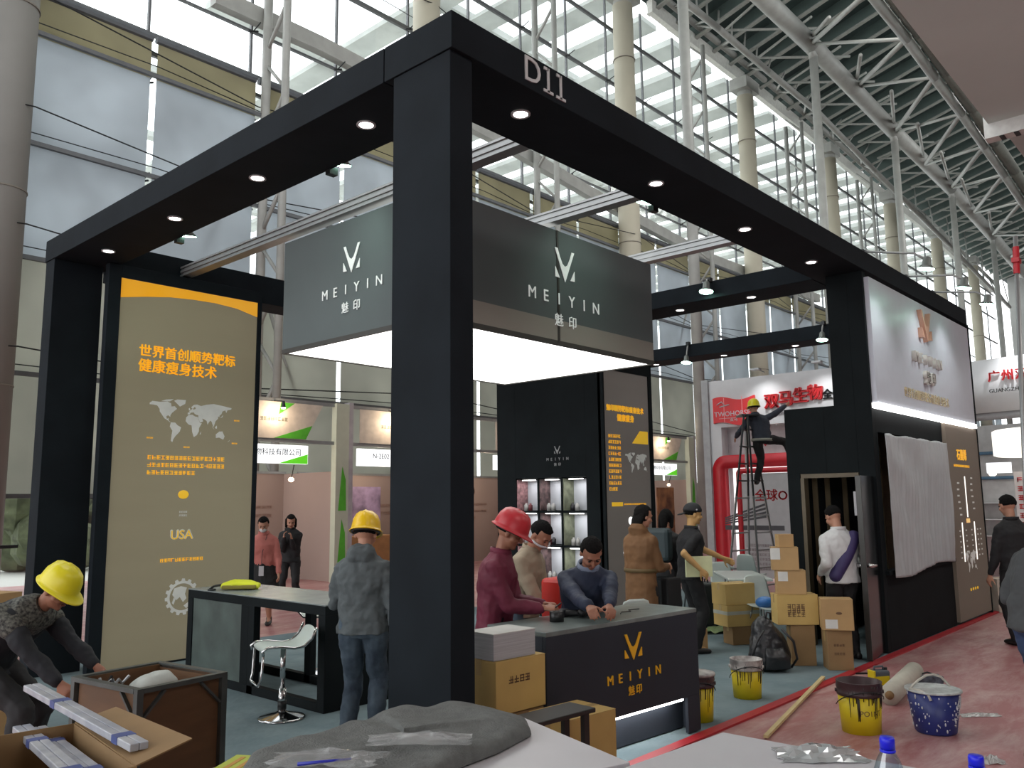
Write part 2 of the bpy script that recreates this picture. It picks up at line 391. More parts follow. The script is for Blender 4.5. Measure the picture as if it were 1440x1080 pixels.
# ---- columns
ordn = ['first', 'second', 'third', 'fourth', 'fifth', 'sixth', 'seventh', 'eighth']
CC = mat('hall_column_paint', (176, 170, 152), .6, var=.05, scale=.6)
for i in range(8):
    x = 6 + 12 * i - (.42 if i == 0 else 0); h = 24.2
    t = thing('hall_column', '%s round concrete hall column from the left, standing before the blinds' % ordn[i], 'column', (x, 20, 0), 0, 'round columns along the glass wall')
    b = MB(); b.tube((0, 0, 0), (0, 0, h), .5, .46, n=28); o = b.build('shaft', CC if i else mat('near_column', (122, 121, 116), .7, var=.06, scale=.7), t, True)
    b = MB()
    for z in (4.3, 8.6, 12.9, 17.2, 21.5): b.tube((0, 0, z), (0, 0, z + .03), .507, n=28)
    b.build('joint', mat('joint_grey', (120, 114, 104), .7), t)
    b = MB(); b.tube((0, 0, h), (0, 0, h + .25), .42, n=20); b.box((-.75, -.5, h + .25), (.75, .5, h + .9)); b.build('bearing', STEEL, t)
# lattice masts between the columns
for i in range(5):
    x = 12.15 + 12 * i
    t = thing('lattice_mast', '%s white steel lattice mast from the left, between the columns' % ordn[i], 'mast', (x, 0, 0), 0, 'lattice masts at the glass wall')
    for y in (20.35, 19.35):
        b = MB(); b.tube((0, y, 0), (0, y, 24.6), .13 if y > 20 else .11, n=12); b.build('chord', STEEL, t, True)
    k = 0; z = 1.2
    while z < 23:
        b = MB(); b.tube((0, 20.35, z), (0, 19.35, z + 1.15), .06, n=8); b.build('brace', STEEL, t, True)
        b = MB(); b.tube((0, 19.35, z + 1.25), (0, 20.35, z + 2.3), .05, n=8); b.build('brace', STEEL, t, True); z += 2.7
    b = MB(); b.tube((0, 20.35, 8), (2.2, 20.9, 3.2), .05, n=8); b.tube((0, 20.35, 12.2), (-1.9, 20.9, 7.8), .05, n=8); b.build('side_brace', STEEL, t, True)
# inner tall tubes carrying the main chord
MAIN = [onY(1060, -15, 14.7), onY(1140, 62, 14.7), onY(1255, 183, 14.7), onY(1337, 265, 14.7), onY(1395, 331, 14.7), onY(1440, 385, 14.7)]
for i, (px, py) in enumerate([(968, 2), (1140, 62), (1255, 183), (1337, 265), (1395, 331)]):
    p = onY(px, py, 14.7); x = [26.1, 38.6, 50.3, 62.2, 73.3][i]
    if i == 0: p = V(26.1, 14.7, 25.5)
    b = MB(); b.tube((x, 14.7, 0), (x, 14.7, p.z - .6), .2, .2, n=16)
    b.tube((x, 14.7, p.z - .6), (p.x, 14.7, p.z - .1), .22, .1, n=16)
    tag(b.build('steel_post', STEEL, None, True), '%s slender white steel tube from the left, rising to the big roof truss' % ordn[i], 'post', 'steel tubes under the roof truss')
# ---- roof
DECK = mat('roof_deck', (52, 66, 64), .8, var=.2, scale=.5)
DKGR = mat('roof_rib_web', (84, 98, 94), .6, var=.15, scale=.6)
RIBF = mat('roof_rib_flange', (150, 152, 146), .5, var=.08)
roof = MB(); roof.add([V(-30, 21.4, 26.9), V(150, 21.4, 26.9), V(150, 21.4, 27.2), V(-30, 21.4, 27.2), V(-30, 12, 29.5), V(150, 12, 29.5), V(-30, -14, 31), V(150, -14, 31), V(-30, -45, 31), V(150, -45, 31)],
    [(0, 1, 2, 3), (0, 4, 5, 1), (4, 6, 7, 5), (6, 8, 9, 7)])
ro = struct('ceiling', roof, DECK, label='dark green metal hall roof')
def rz_(y): return 26.9 + (21.4 - y) / 9.4 * 2.6 if y > 12 else 29.5 + (12 - y) / 26 * 1.5
for i in range(48):
    x = 17 + i * 1.9
    for (y0, y1) in ((21.2, 12), (12, 2)):
        a = MB(); a.bar((x, y0, rz_(y0) - .45), (x, y1, rz_(y1) - .45), .1, .7); a.build('rib', DKGR, ro)
        a = MB(); a.bar((x, y0, rz_(y0) - .84), (x, y1, rz_(y1) - .84), .26, .08); a.build('rib_flange', RIBF, ro)
for i in range(24):
    x = 19 + i * 3.8
    a = MB(); a.tube((x, 19, 26.1), (x + 2.6, 14.9, MAIN[0].z + 1.9), .07, n=6); a.build('strut', RIBF, ro)
    a = MB(); a.tube((x + 3.8, 19, 26.1), (x + 1.2, 14.9, MAIN[0].z + 1.9), .07, n=6); a.build('strut', RIBF, ro)
# main roof truss: deep chord at Y 14.7 and a lighter chord nearer the mezzanine
NEAR = [onY(1222, -12, 9.2), onY(1275, 55, 9.2), onY(1314, 109, 9.2), onY(1352, 160, 9.2), onY(1384, 206, 9.2), onY(1412, 246, 9.2), onY(1437, 284, 9.2), onY(1470, 330, 9.2)]
tr = thing('roof_truss', 'large white tubular roof truss running beside the flat ceiling', 'truss')
for p, q in zip(MAIN, MAIN[1:]):
    b = MB(); b.tube(p, q, .42, n=18); b.build('main_chord', STEEL, tr, True)
for p, q in zip(NEAR, NEAR[1:]):
    b = MB(); b.tube(p, q, .2, n=12); b.build('upper_chord', STEEL, tr, True)
    b = MB(); b.tube(p + V(0, -.5, .1), q + V(0, -.5, .1), .26, n=12); b.build('upper_chord', mat('dark_chord', (96, 96, 88), .6), tr, True)
def lerpP(P, t):
    t = max(0, min(len(P) - 1.001, t)); i = int(t); return P[i].lerp(P[i + 1], t - i)
mn = [onY(px, py, 14.7) for px, py in ((1140, 62), (1205, 122), (1258, 186), (1300, 232), (1337, 265), (1368, 300), (1395, 331), (1420, 362))]
for j, p in enumerate(mn):
    for k in (j, j + 1):
        if k < len(NEAR):
            b = MB(); b.tube(p, NEAR[k], .11 if k == j else .08, n=10); b.build('web_member', STEEL, tr, True)
    if j < len(NEAR) - 1 and j + 1 < len(mn):
        b = MB(); b.tube(p + V(0, 0, .3), NEAR[j + 1] + V(0, 3, 2.2), .09, n=8); b.build('web_member', STEEL, tr, True)
# secondary truss above the glass
SEC = [onY(948, -10, 18), onY(1010, 40, 18), onY(1080, 100, 18), onY(1150, 158, 18), onY(1230, 240, 18), onY(1337, 347, 18), onY(1420, 432, 18)]
TOP = [onY(925, -10, 20.3), onY(985, 40, 20.3), onY(1060, 100, 20.3), onY(1140, 167, 20.3), onY(1220, 238, 20.3), onY(1300, 303, 20.3), onY(1400, 400, 20.3)]
t2 = thing('eaves_truss', 'slender white truss above the glass wall along the column heads', 'truss')
for P, r, nm in ((SEC, .17, 'lower_chord'), (TOP, .17, 'upper_chord')):
    for p, q in zip(P, P[1:]):
        b = MB(); b.tube(p, q, r, n=10); b.build(nm, STEEL, t2, True)
for p, q in zip(TOP, TOP[1:]):
    b = MB(); b.bar(p + V(0, .5, -.5), q + V(0, .5, -.5), .3, .7); b.build('cornice', mat('cornice_white', (205, 206, 200), .5), t2)
for j in range(25):
    p = lerpP(SEC, j * .25); q = lerpP(TOP, j * .25 + (.12 if j % 2 else -.1))
    b = MB(); b.tube(p, q, .06, n=6); b.build('web_member', STEEL, t2, True)
    b = MB(); b.tube(p, lerpP(TOP, j * .25 + .2) + V(0, -.5, 1.8), .05, n=6); b.build('web_member', STEEL, t2, True)
# flat mezzanine ceiling at the right
b = MB(); b.box((-30, -45, 10.5), (21.6, 4.2, 10.9)); struct('ceiling_low', b, mat('flat_ceiling', (198, 206, 202), .8, var=.03, scale=.5), label='flat beige ceiling panel')
b = MB(); b.box((21.6, -45, 10.15), (21.95, 4.3, 11.0)); struct('trim_2', b, mat('bulkhead_white', (214, 214, 210), .5), label='white perforated bulkhead across the flat ceiling')
b = MB(); b.box((22.0, -45, 10.8), (100, 4.15, 11.2)); struct('ceiling_far', b, MATS['flat_ceiling'])
b = MB(); 
for i in range(40): b.box((21.62, 3.9 - i * .3, 10.13), (21.9, 4.0 - i * .3, 10.16))
o = b.build('perforations', DARKM, bpy.data.objects['trim_2']); o['kind'] = 'stuff'
b = MB(); b.box((110, -45, 0), (110.4, 21, 31)); struct('wall_end', b, mat('end_wall_grey', (150, 152, 150), .8, var=.2, scale=.15))
# wall of the hall behind the camera (opposite side), closing the mezzanine
b = MB(); b.box((-30, -45.3, 0), (150, -45, 10.5)); struct('wall_opposite', b, mat('hall_wall', (190, 188, 182), .8))
# ================================================================== the booth frame
H = 4.7; HB = 4.46; X0, Y0, X1, Y1 = 3.26, 3.4, 14.6, 9.95
LED = lamp_mat('downlight_led', (255, 250, 245), 14)
bf = thing('booth_frame', 'tall black booth frame of boxed beams on square posts', 'booth frame')
def bx(p, q, name, m=BLACK, parent=bf, bevel=.004):
    b = MB(); b.box(p, q); return b.build(name, m, parent, bevel=bevel)
bx((X0, Y0, HB), (X1, Y0 + .63, H), 'beam')
bx((X0, Y0 + .64, HB), (X0 + .62, Y1, H), 'beam')
bx((X0 + .63, 9.5, 4.34), (14.0, Y1, H), 'beam')
bx((10.08, Y0 + .64, HB), (10.7, 9.49, H), 'beam')
bx((14.0, Y0 + .64, HB), (14.6, Y1, H), 'beam')
bx((X0 + .012, Y0 + .025, .012), (X0 + .2, Y0 + .55, HB), 'post')
bx((X0 + .012, 9.7, .012), (X0 + .53, Y1, HB), 'post')
bx((14.1, 9.5, .012), (14.6, Y1, 4.34), 'post')
for (x, y) in [(3.56, 4.6), (3.56, 6.05), (3.56, 7.5), (3.56, 9.0), (4.2, 3.68), (5.98, 3.7), (7.66, 3.72), (9.3, 3.72), (10.38, 5.0), (10.38, 6.1), (10.38, 7.6), (14.3, 5.0), (14.3, 6.1), (14.3, 7.5), (14.3, 9.0)]:
    b = MB(); b.lathe([(.034, .004), (.06, -.012), (.07, -.01), (.07, .0)], (x, y, HB - .002), 20); o = b.build('downlight', WHITE, bf, True)
    b = MB(); b.lathe([(.0, -.007), (.056, -.007), (.056, .002)], (x, y, HB - .002), 20); b.build('led', LED, o)
    l = bpy.data.lights.new('downlight_beam', 'SPOT'); l.energy = 9; l.spot_size = 1.5; l.spot_blend = .7; l.shadow_soft_size = .05; l.color = (1, .97, .92)
    lo = bpy.data.objects.new('downlight_beam', l); lo.location = (x, y, HB - .03); COL.objects.link(lo)
SILV = mat('silver_letter', (196, 196, 196), .4, .1)
text('D', planeY((4.0, Y0 - .001, 4.585)), .25, SILV, bf, 'letter', .008)
for x in (4.165, 4.30):
    b = MB(); Mx = planeY((x, Y0 - .001, 4.585)); b.box((-.011, -.085, 0), (.011, .09, .008), Mx); b.box((-.05, -.09, 0), (.05, -.07, .008), Mx); b.box((-.045, .07, 0), (.0, .09, .008), Mx); b.build('digit', SILV, bf)
# aluminium beams across the booth
ab = None
for i, x in enumerate((4.66, 6.22, 8.05)):
    b = MB(); b.box((-.06, 0, .0), (.06, 5.46, .02)); b.box((-.06, 0, .1), (.06, 5.46, .12)); b.box((-.045, 0, .02), (.045, 5.46, .1)); 
    for s in (-.05, .05): b.box((s - .008, 0, .045), (s + .008, 5.46, .075))
    o = b.build('aluminium_beam', ALU, loc=(x, 4.035, 4.47))
    tag(o, ['silver aluminium crossbeam nearest the left beam, above the hanging sign box', 'middle silver aluminium crossbeam over the centre of the hanging sign box', 'silver aluminium crossbeam at the right end of the hanging sign box'][i], 'beam', 'crossbeams carrying the hanging sign box')
# ================================================================== hanging sign box
hb = thing('hanging_sign_box', 'large dark grey hanging sign box with a glowing white underside', 'sign')
bx0, bx1, by0, by1 = 4.66, 7.98, 5.05, 7.34; bz0, bz1 = 3.26, 4.42
FAB = mat('dark_grey_fabric', (88, 96, 97), .8, var=.08, scale=.8); FABL = mat('painted_spill_grey', (142, 138, 130), .8, var=.05, scale=1)  # paler grey paints the backlight spill along the bottom of the box
hz = bz0 + .25
for (p, q, nm, m) in [((bx0, by0, hz), (bx1, by0 + .03, bz1), 'front_panel', FAB), ((bx0, by0 + .03, hz), (bx0 + .03, by1, bz1), 'side_panel', FAB),
    ((bx1 - .03, by0 + .03, hz), (bx1, by1, bz1), 'side_panel', FAB), ((bx0 + .03, by1 - .03, hz), (bx1 - .03, by1, bz1), 'back_panel', FAB),
    ((bx0, by0, bz0 + .02), (bx1, by0 + .03, hz), 'lower_band', FABL), ((bx0, by0 + .03, bz0 + .02), (bx0 + .03, by1, hz), 'lower_band', FAB),
    ((bx1 - .03, by0 + .03, bz0 + .02), (bx1, by1, hz), 'lower_band', FABL), ((bx0 + .03, by1 - .03, bz0 + .02), (bx1 - .03, by1, hz), 'lower_band', FABL)]:
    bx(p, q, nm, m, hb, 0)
b = MB(); b.box((bx0 + .02, by0 + .02, bz0 + .012), (bx1 - .02, by1 - .02, bz0 + .02)); b.build('glowing_underside', lamp_mat('glow_panel', (255, 255, 250), 2.6), hb)
EDG = mat('edge_trim', (52, 50, 46), .5)
b = MB(); t_ = .03
for p, q in [((bx0 - .005, by0 - .005, bz0), (bx1 + .005, by0 + t_, bz0 + .045)), ((bx0 - .005, by1 - t_, bz0), (bx1 + .005, by1, bz0 + .045)), ((bx0 - .005, by0 + t_, bz0), (bx0 + .02, by1 - t_, bz0 + .045)), ((bx1 - .02, by0 + t_, bz0), (bx1 + .005, by1 - t_, bz0 + .045))]: b.box(p, q)
b.build('edge_profile', EDG, hb)
bx((6.27, by0 - .008, bz0 + .03), (6.30, by0, bz1), 'seam', EDG, hb, 0)
LW = mat('sign_white', (225, 228, 226), .5, emit=.25)
brand(planeY((6.385, by0 - .012, 3.715)), 1.13, LW, hb, .006)
brand(planeX((bx0 - .008, 6.2, 3.735)), .92, LW, hb, .006)
# ================================================================== left light box sign
GOLD = mat('print_orange', (238, 186, 50), .5, var=.03, emit=.32, ecol=(255, 204, 40))
PW = mat('print_white', (205, 205, 200), .5, emit=.15)
def lb_mat(name, rgb, e):
    return mat(name, rgb, .7, var=.04, scale=.5, emit=e, stretch=(1, 1, 6))
LBX0, LBX1, LBY = 3.88, 5.60, 9.42
lb = thing('light_box_sign', 'tall beige light box banner with orange heading, world map and gear, left side', 'sign')
def frame_box(parent, x0, x1, y, z0, z1, d, w, m=BLACK):
    bx((x0 - w, y, z0), (x0, y + d, z1 + w), 'frame_bar', m, parent); bx((x1, y, z0), (x1 + w * .4, y + d, z1 + w), 'frame_bar', m, parent)
    bx((x0, y, z1), (x1, y + d, z1 + w), 'frame_bar', m, parent); 
bx((LBX0, LBY, .03), (LBX1, LBY + .06, 4.31), 'panel', lb_mat('beige_lit_fabric', (132, 124, 102), .34), lb, 0)
frame_box(lb, LBX0, LBX1, LBY - .02, .015, 4.31, .1, .14)
bx((LBX0, LBY - .02, .013), (LBX1, LBY + .08, .03), 'frame_bar', BLACK, lb)
P_ = lambda x, z: planeY((x, LBY - .001, z))
wd = LBX1 - LBX0
b = MB(); TH_ = [.225, .17, .125, .105, .10, .12, .185]
pts = [(0, 0)] + [(wd * i / 6, -TH_[i]) for i in range(7)] + [(wd, 0)]
b.prism(pts, P_(LBX0, 4.305), .004); b.build('orange_swoosh', mat('swoosh_orange', (240, 165, 20), .5, emit=.45, rgb2=(250, 195, 90), scale=.6), lb)
text('世界首创顺势靶标', P_(4.12, 3.5), .15, GOLD, lb, 'heading', .004, 'LEFT', 1.0, 1.0, .004)
text('健康瘦身技术', P_(4.12, 3.33), .16, GOLD, lb, 'heading', .004, 'LEFT', 1.0, 1.0, .004)
worldmap(P_(4.76, 2.68), 1.0, PW, lb, .003)
for (x, z) in ((5.33, 2.78), (5.31, 2.5), (4.26, 2.52), (4.7, 2.43)): scribble(P_(x, z), .09, 1, .03, GOLD, lb, 'map_note', .003)
scribble(P_(4.28, 2.3), 1.0, 3, .085, GOLD, lb, seed=4, last=.6)
b = MB(); b.ball((0, 0, 0), (.065, .004, .05)); b.build('orange_seal', GOLD, lb, loc=(4.72, LBY - .004, 1.88))
scribble(P_(4.68, 1.68), .1, 2, .04, PW, lb, 'seal_note', .003, last=1)
text('USA', P_(4.72, 1.42), .15, PW, lb, 'word', .003, 'CENTER', 1.0, 1.0, .008); text('USA', P_(4.72, 1.415) @ Matrix.Translation((0, 0, .003)), .145, GOLD, lb, 'word', .002)
scribble(P_(4.48, 1.14), .56, 1, .07, GOLD, lb, 'slogan', .003, seed=9)
b = MB(); R0 = .15; pts = []
for i in range(120):
    a = 2 * PI * i / 120; r = .205 if (i // 4) % 2 else .178; pts.append((math.cos(a) * r, math.sin(a) * r))
Mg = P_(4.76, .72)
for i in range(120):
    p, q = pts[i], pts[(i + 1) % 120]; a0 = 2 * PI * i / 120; a1 = 2 * PI * (i + 1) / 120
    b.prism([(math.cos(a0) * R0, math.sin(a0) * R0), p, q, (math.cos(a1) * R0, math.sin(a1) * R0)], Mg, .003)
gear = b.build('gear_ring', PW, lb)
b = MB(); b.prism([(-.12, .03), (-.1, .1), (-.02, .12), (.05, .1), (.03, .03), (.05, -.02), (.01, -.06), (-.03, .0), (-.07, -.03)][::-1], Mg, .003)
b.prism([(.02, -.1), (.08, -.06), (.1, -.1), (.05, -.13)][::-1], Mg, .003); b.prism([(-.12, -.06), (-.1, .0), (-.08, -.02), (-.1, -.08)][::-1], Mg, .003); b.build('globe_print', PW, gear)
# ================================================================== display block with cubbies
KX0, KX1, KY0, KY1 = 10.12, 11.46, 7.36, 9.48
db = thing('display_block', 'black display block with white lit cubbies and a beige light box side', 'display wall')
cy0, cy1, cz0, cz1 = 7.66, 9.08, .55, 2.12
bx((KX0, KY0, .015), (KX0 + .3, cy0, 4.335), 'wall_board', BLACK2, db); bx((KX0, cy1, .015), (KX0 + .3, KY1, 4.335), 'wall_board', BLACK2, db)
bx((KX0, cy0, cz1), (KX0 + .3, cy1, 4.335), 'wall_board', BLACK2, db); bx((KX0, cy0, .015), (KX0 + .3, cy1, cz0), 'wall_board', BLACK2, db)
bx((KX0 + .3, KY0 + .05, .015), (KX1, KY1, 4.335), 'core', BLACK2, db)
CUB = mat('cubby_white', (176, 178, 184), .5, var=.03); 
cols, rows = 3, 3; cw = (cy1 - cy0) / cols; chh = (cz1 - cz0) / rows
CUBL = lamp_mat('cubby_strip', (255, 252, 245), 5)
POT = [mat('jar_pale', (170, 168, 165), .4), mat('jar_red', (110, 50, 55), .5), mat('jar_dark', (40, 38, 42), .4)]
for r in range(rows):
    for c in range(cols):
        y0 = cy1 - c * cw; z0 = cz0 + r * chh
        bx((KX0 + .26, y0 - cw + .02, z0 + .02), (KX0 + .3, y0 - .02, z0 + chh - .02), 'cubby_back', CUB, db, 0)
        bx((KX0 + .01, y0 - .035, z0 + .02), (KX0 + .26, y0 - .02, z0 + chh - .02), 'cubby_side', [mat('print_pink', (150, 110, 112), .5, var=.5, scale=14), mat('print_dark', (92, 72, 72), .5, var=.6, scale=12), mat('print_olive', (112, 116, 96), .5, var=.3, scale=10)][c], db, 0)
        bx((KX0 - .005, y0 - cw, z0 - .012), (KX0 + .26, y0, z0 + .012), 'shelf', BLACK2, db, 0)
        bx((KX0 - .005, y0 - .013, z0), (KX0 + .26, y0 + .013, z0 + chh), 'divider', BLACK2, db, 0)
        b = MB(); b.box((KX0 + .05, y0 - cw + .12, z0 + chh - .035), (KX0 + .09, y0 - .1, z0 + chh - .022)); b.build('light_strip', CUBL, db)
        for q in range(2):
            b = MB(); w_ = .035
            b.lathe([(w_, 0), (w_, .09), (w_ * .5, .1), (w_ * .5, .12), (0, .12)], (0, 0, 0), 10)
            o = b.build('product_bottle', POT[0] if (r + c) % 2 else POT[(r * 3 + c + q) % 3], None, True, loc=(KX0 + .14, y0 - .1 - q * .09, z0 + .013))
            tag(o, '%s bottle in the %s cubby from the left, %s row of the display wall' % (('outer', 'inner')[q], ('first', 'second', 'third')[c], ('lowest', 'middle', 'top')[r]), 'bottle', 'small product bottles in the cubbies')
        l = bpy.data.lights.new('cubby_light', 'AREA'); l.energy = 1.2; l.size = .2; lo = bpy.data.objects.new('cubby_light', l); lo.location = (KX0 + .07, y0 - cw / 2, z0 + chh - .05); COL.objects.link(lo)
brand(planeX((KX0 - .006, 8.2, 2.4)), .44, mat('sign_grey', (150, 150, 150), .5), db, .005)
# its beige light box side
LBG = lb_mat('grey_lit_fabric', (116, 109, 104), .2)
lx0, lx1 = KX0 + .03, KX1 - .1; ly = KY0 - .03
bx((lx0, ly, .1), (lx1, KY0 + .05, 3.72), 'light_panel', LBG, db, 0); bx((lx0 - .03, ly - .02, .015), (lx0, KY0 + .05, 4.335), 'frame_bar', BLACK2, db, 0)
bx((lx1, ly - .02, .015), (lx1 + .09, KY0 + .05, 4.335), 'frame_bar', BLACK2, db, 0); bx((lx0, ly - .02, 3.72), (lx1, KY0 + .05, 4.335), 'frame_bar', BLACK2, db, 0)
Q_ = lambda x, z: planeY((x, ly - .001, z))
text('魅印顺势靶标瘦身技术', Q_(10.72, 3.14), .1, GOLD, db, 'heading', .004, 'CENTER', 1, 1, .006); text('健康瘦身', Q_(10.72, 3.0), .115, GOLD, db, 'heading', .004, 'CENTER', 1, 1, .006)
b = MB(); b.prism([(-.22, 0), (.22, 0), (.22, .2), (0, .2)], Q_(11.1, 2.63), .004); b.build('orange_shape', GOLD, db)
scribble(Q_(10.25, 2.72), .38, 10, .088, GOLD, db, seed=3, last=.6); worldmap(Q_(10.98, 2.3), .62, PW, db, .003, cut=.29)
b = MB(); b.box((0, -.03, 0), (.28, .03, .004), Q_(10.3, 1.7)); b.build('orange_bar', GOLD, db); scribble(Q_(10.62, 1.7), .6, 1, .04, GOLD, db, 'caption', .003)
for (x, z) in ((10.78, 1.45), (10.92, 1.45), (10.62, .98)):
    b = MB(); b.lathe([(.06, 0), (.06, .004), (0, .004)], n=16, M=Q_(x, z)); b.build('white_disc', lamp_mat('disc_glow%d' % int(x * 100), (255, 255, 255), 1.3), db)
b = MB(); b.prism([(-.06, 0), (.06, 0), (0, .14)], Q_(10.62, 1.08), .004); b.build('orange_triangle', GOLD, db)
# ================================================================== booth room, right
rm = thing('booth_room', 'black booth room with white sign board, curtained window and beige light box', 'booth wall')
RX = 10.08; RXE = 14.55
bx((RX, Y0 + .03, .015), (RX + .1, 3.62, HB), 'wall_board', BLACK2, rm); bx((RX, 3.62, 2.86), (RX + .1, 3.87, HB), 'wall_board', BLACK2, rm); bx((RX, 3.62, 2.05), (RX + .1, 4.0, 2.86), 'wall_board', BLACK2, rm)
bx((RX, 4.0, 2.05), (RX + .1, 4.5, 2.86), 'wall_board', BLACK2, rm); bx((RX, 4.34, .015), (RX + .1, 4.5, 2.05), 'wall_board', BLACK2, rm)
bx((RX + .1, 4.42, .015), (14.0, 4.5, 2.86), 'wall_board', BLACK2, rm)
bx((RX, 3.63, 2.0), (RX + .12, 4.33, 2.05), 'door_frame', mat('door_frame_olive', (92, 80, 60), .5), rm, 0); bx((RX - .005, 4.29, .015), (RX + .12, 4.335, 2.0), 'door_frame', MATS['door_frame_olive'], rm, 0)
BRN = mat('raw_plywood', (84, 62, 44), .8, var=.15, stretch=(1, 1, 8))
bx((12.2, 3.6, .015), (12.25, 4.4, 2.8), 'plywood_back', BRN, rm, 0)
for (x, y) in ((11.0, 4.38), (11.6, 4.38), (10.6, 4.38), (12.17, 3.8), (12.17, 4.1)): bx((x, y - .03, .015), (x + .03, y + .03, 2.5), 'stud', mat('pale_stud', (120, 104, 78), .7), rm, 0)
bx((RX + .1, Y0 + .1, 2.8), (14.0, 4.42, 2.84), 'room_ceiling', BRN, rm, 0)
# front face, Y = 3.4
bx((RX + .1, Y0 + .03, .015), (12.84, Y0 + .1, .92), 'front_board', BLACK2, rm); bx((RX + .1, Y0 + .03, 2.52), (12.84, Y0 + .1, 2.8), 'front_board', BLACK2, rm)
bx((RX + .1, Y0 + .03, .92), (RX + .16, Y0 + .1, 2.52), 'front_board', BLACK2, rm); bx((12.76, Y0 + .03, .92), (12.84, Y0 + .1, 2.52), 'front_board', BLACK2, rm)
bx((RX + .08, Y0 - .02, .87), (12.84, Y0 + .03, .92), 'sill', BLACK2, rm)
SGW = mat('sign_board_white', (192, 196, 206), .35, var=.02)
bx((RX + .04, Y0 - .03, 2.86), (RXE - .1, Y0 + .03, 4.38), 'sign_board', SGW, rm)
b = MB(); b.box((RX + .03, Y0 - .05, 2.80), (RXE - .1, Y0 + .05, 2.86)); b.build('led_strip', lamp_mat('led_strip', (255, 253, 250), 5), rm)
ROSE = mat('rose_gold', (196, 152, 130), .35, .2); SLV = mat('satin_silver', (196, 190, 184), .35, .15); BRASS = mat('pale_brass', (204, 188, 152), .35, .1)
RP = lambda x, z: planeY((x, Y0 - .031, z))
logo(RP(12.11, 3.84), .42, .42, ROSE, rm, .06)
for i, c in enumerate('MEIYIN'): text(c, RP(12.14 + (i - 2.5) * .21, 3.58), .2, SLV, rm, 'letter', .05)
for i, c in enumerate('魅印'): text(c, RP(12.17 + (i - .5) * .24, 3.33), .19, SLV, rm, 'character', .05, bold=.004)
text('世界首创顺势靶标健康瘦身技术', RP(12.1, 3.07), .14, BRASS, rm, 'slogan', .008, spacing=1.0)
bx((12.86, Y0 - .01, .05), (RXE, Y0 + .06, 2.79), 'light_panel', lb_mat('brown_lit_fabric', (112, 102, 90), .08), rm, 0)
bx((RXE, Y0 - .02, .015), (RXE + .04, Y0 + .1, HB), 'end_board', BLACK2, rm); bx((RXE - .06, Y0 + .1, .015), (RXE + .04, Y0 + 1.1, HB), 'end_board', BLACK2, rm)
S_ = lambda x, z: planeY((x, Y0 - .011, z))
text('石墨烯', S_(13.59, 2.35), .17, GOLD, rm, 'heading', .004, bold=.008); scribble(S_(13.15, 2.2), .85, 1, .06, GOLD, rm, 'caption')
for (x, z0, z1) in ((13.65, 1.46, 2.05), (13.32, .84, 1.39), (13.97, .84, 1.39)):
    b = MB(); b.box((-.02, 0, 0), (.02, z1 - z0, .004), S_(x, z0)); b.build('white_bar', lamp_mat('bar_glow%d' % int(x * 100), (255, 250, 240), 1.1), rm)
b = MB(); b.box((-.09, -.03, 0), (.09, .03, .004), S_(13.65, 1.41)); b.build('orange_bar', mat('pale_orange', (255, 205, 130), .5, emit=.5), rm)
b = MB()
for i in range(6):
    for x, o_ in ((13.28, 0), (14.0, .08)): b.box((-.05, -.012, 0), (.05, .012, .004), S_(x + .03 * math.cos(i), 1.5 + i * .09 + o_))
    for x in (13.18, 13.5, 13.8, 14.12, 14.28): b.box((-.025, -.01, 0), (.025, .01, .004), S_(x, 0.9 + i * .075))
o = b.build('dotted_print', PW, rm); o['kind'] = 'stuff'
worldmap(S_(13.62, .8), .6, PW, rm, .003)
for i in range(4):
    b = MB(); b.ball((0, 0, 0), (.035, .004, .022)); b.build('orange_dot', GOLD, rm, loc=(13.5 + i * .12, Y0 - .012, .44))
b = MB(); b.box((0, 0, 0), (.12, .006, .28)); b.build('notice', WHITE, rm, loc=(RX - .008, 3.58, 1.55), rz=PI / 2)
# curtain in the window
b = MB(); nx, nz = 130, 60; x0, x1, z0, z1 = RX + .17, 12.74, .90, 2.50
vs = []
for j in range(nz + 1):
    for i in range(nx + 1):
        u = i / nx; w = j / nz; x = x0 + (x1 - x0) * u; z = z1 - (z1 - z0) * w
        drape = .0 * math.sin(w * 9 + u * 16) * math.exp(-u * 5) * (1 - w * .4)
        yy = Y0 - .012 - .012 * math.sin(u * 30 + 2.2 * math.sin(w * 2.4 + u * 3)) * (.3 + .5 * w) - .006 * math.sin(u * 83 + w * 3) * (.25 + .5 * w) - .024 * math.sin(w * 15 - u * 13 + 3 * u * w) * math.exp(-u * 4) * (1 - .5 * w) * min(1, u * 12) - .004 * math.sin(u * 140 + 3 * w) - .028 * noise.noise(V(u * 8, w * 2.5, 0)) * min(1, u * 8) - .006 * noise.noise(V(u * 22 + w * 6, w * 7, 4))
        zz = z - (.06 * (1 - u) + .03 * math.sin(u * 7)) * w + (.008 * math.sin(u * 25) if j == 0 else 0)
        if u > .93: x += .05 * math.sin(w * PI) 
        vs.append(V(x + .02 * math.sin(w * 6) * u, yy, zz))
vs = [V(v.x, min(v.y - .03, Y0 - .012), v.z) for v in vs]
fs = [(j * (nx + 1) + i, j * (nx + 1) + i + 1, (j + 1) * (nx + 1) + i + 1, (j + 1) * (nx + 1) + i) for j in range(nz) for i in range(nx)]
b.add(vs, fs)
cu = b.build('curtain', mat('grey_satin', (176, 180, 182), .5, var=.03), None, True); sm = cu.modifiers.new('thick', 'SOLIDIFY'); sm.thickness = .006
tag(cu, 'wrinkled grey fabric curtain pinned over the window opening of the black room', 'curtain')
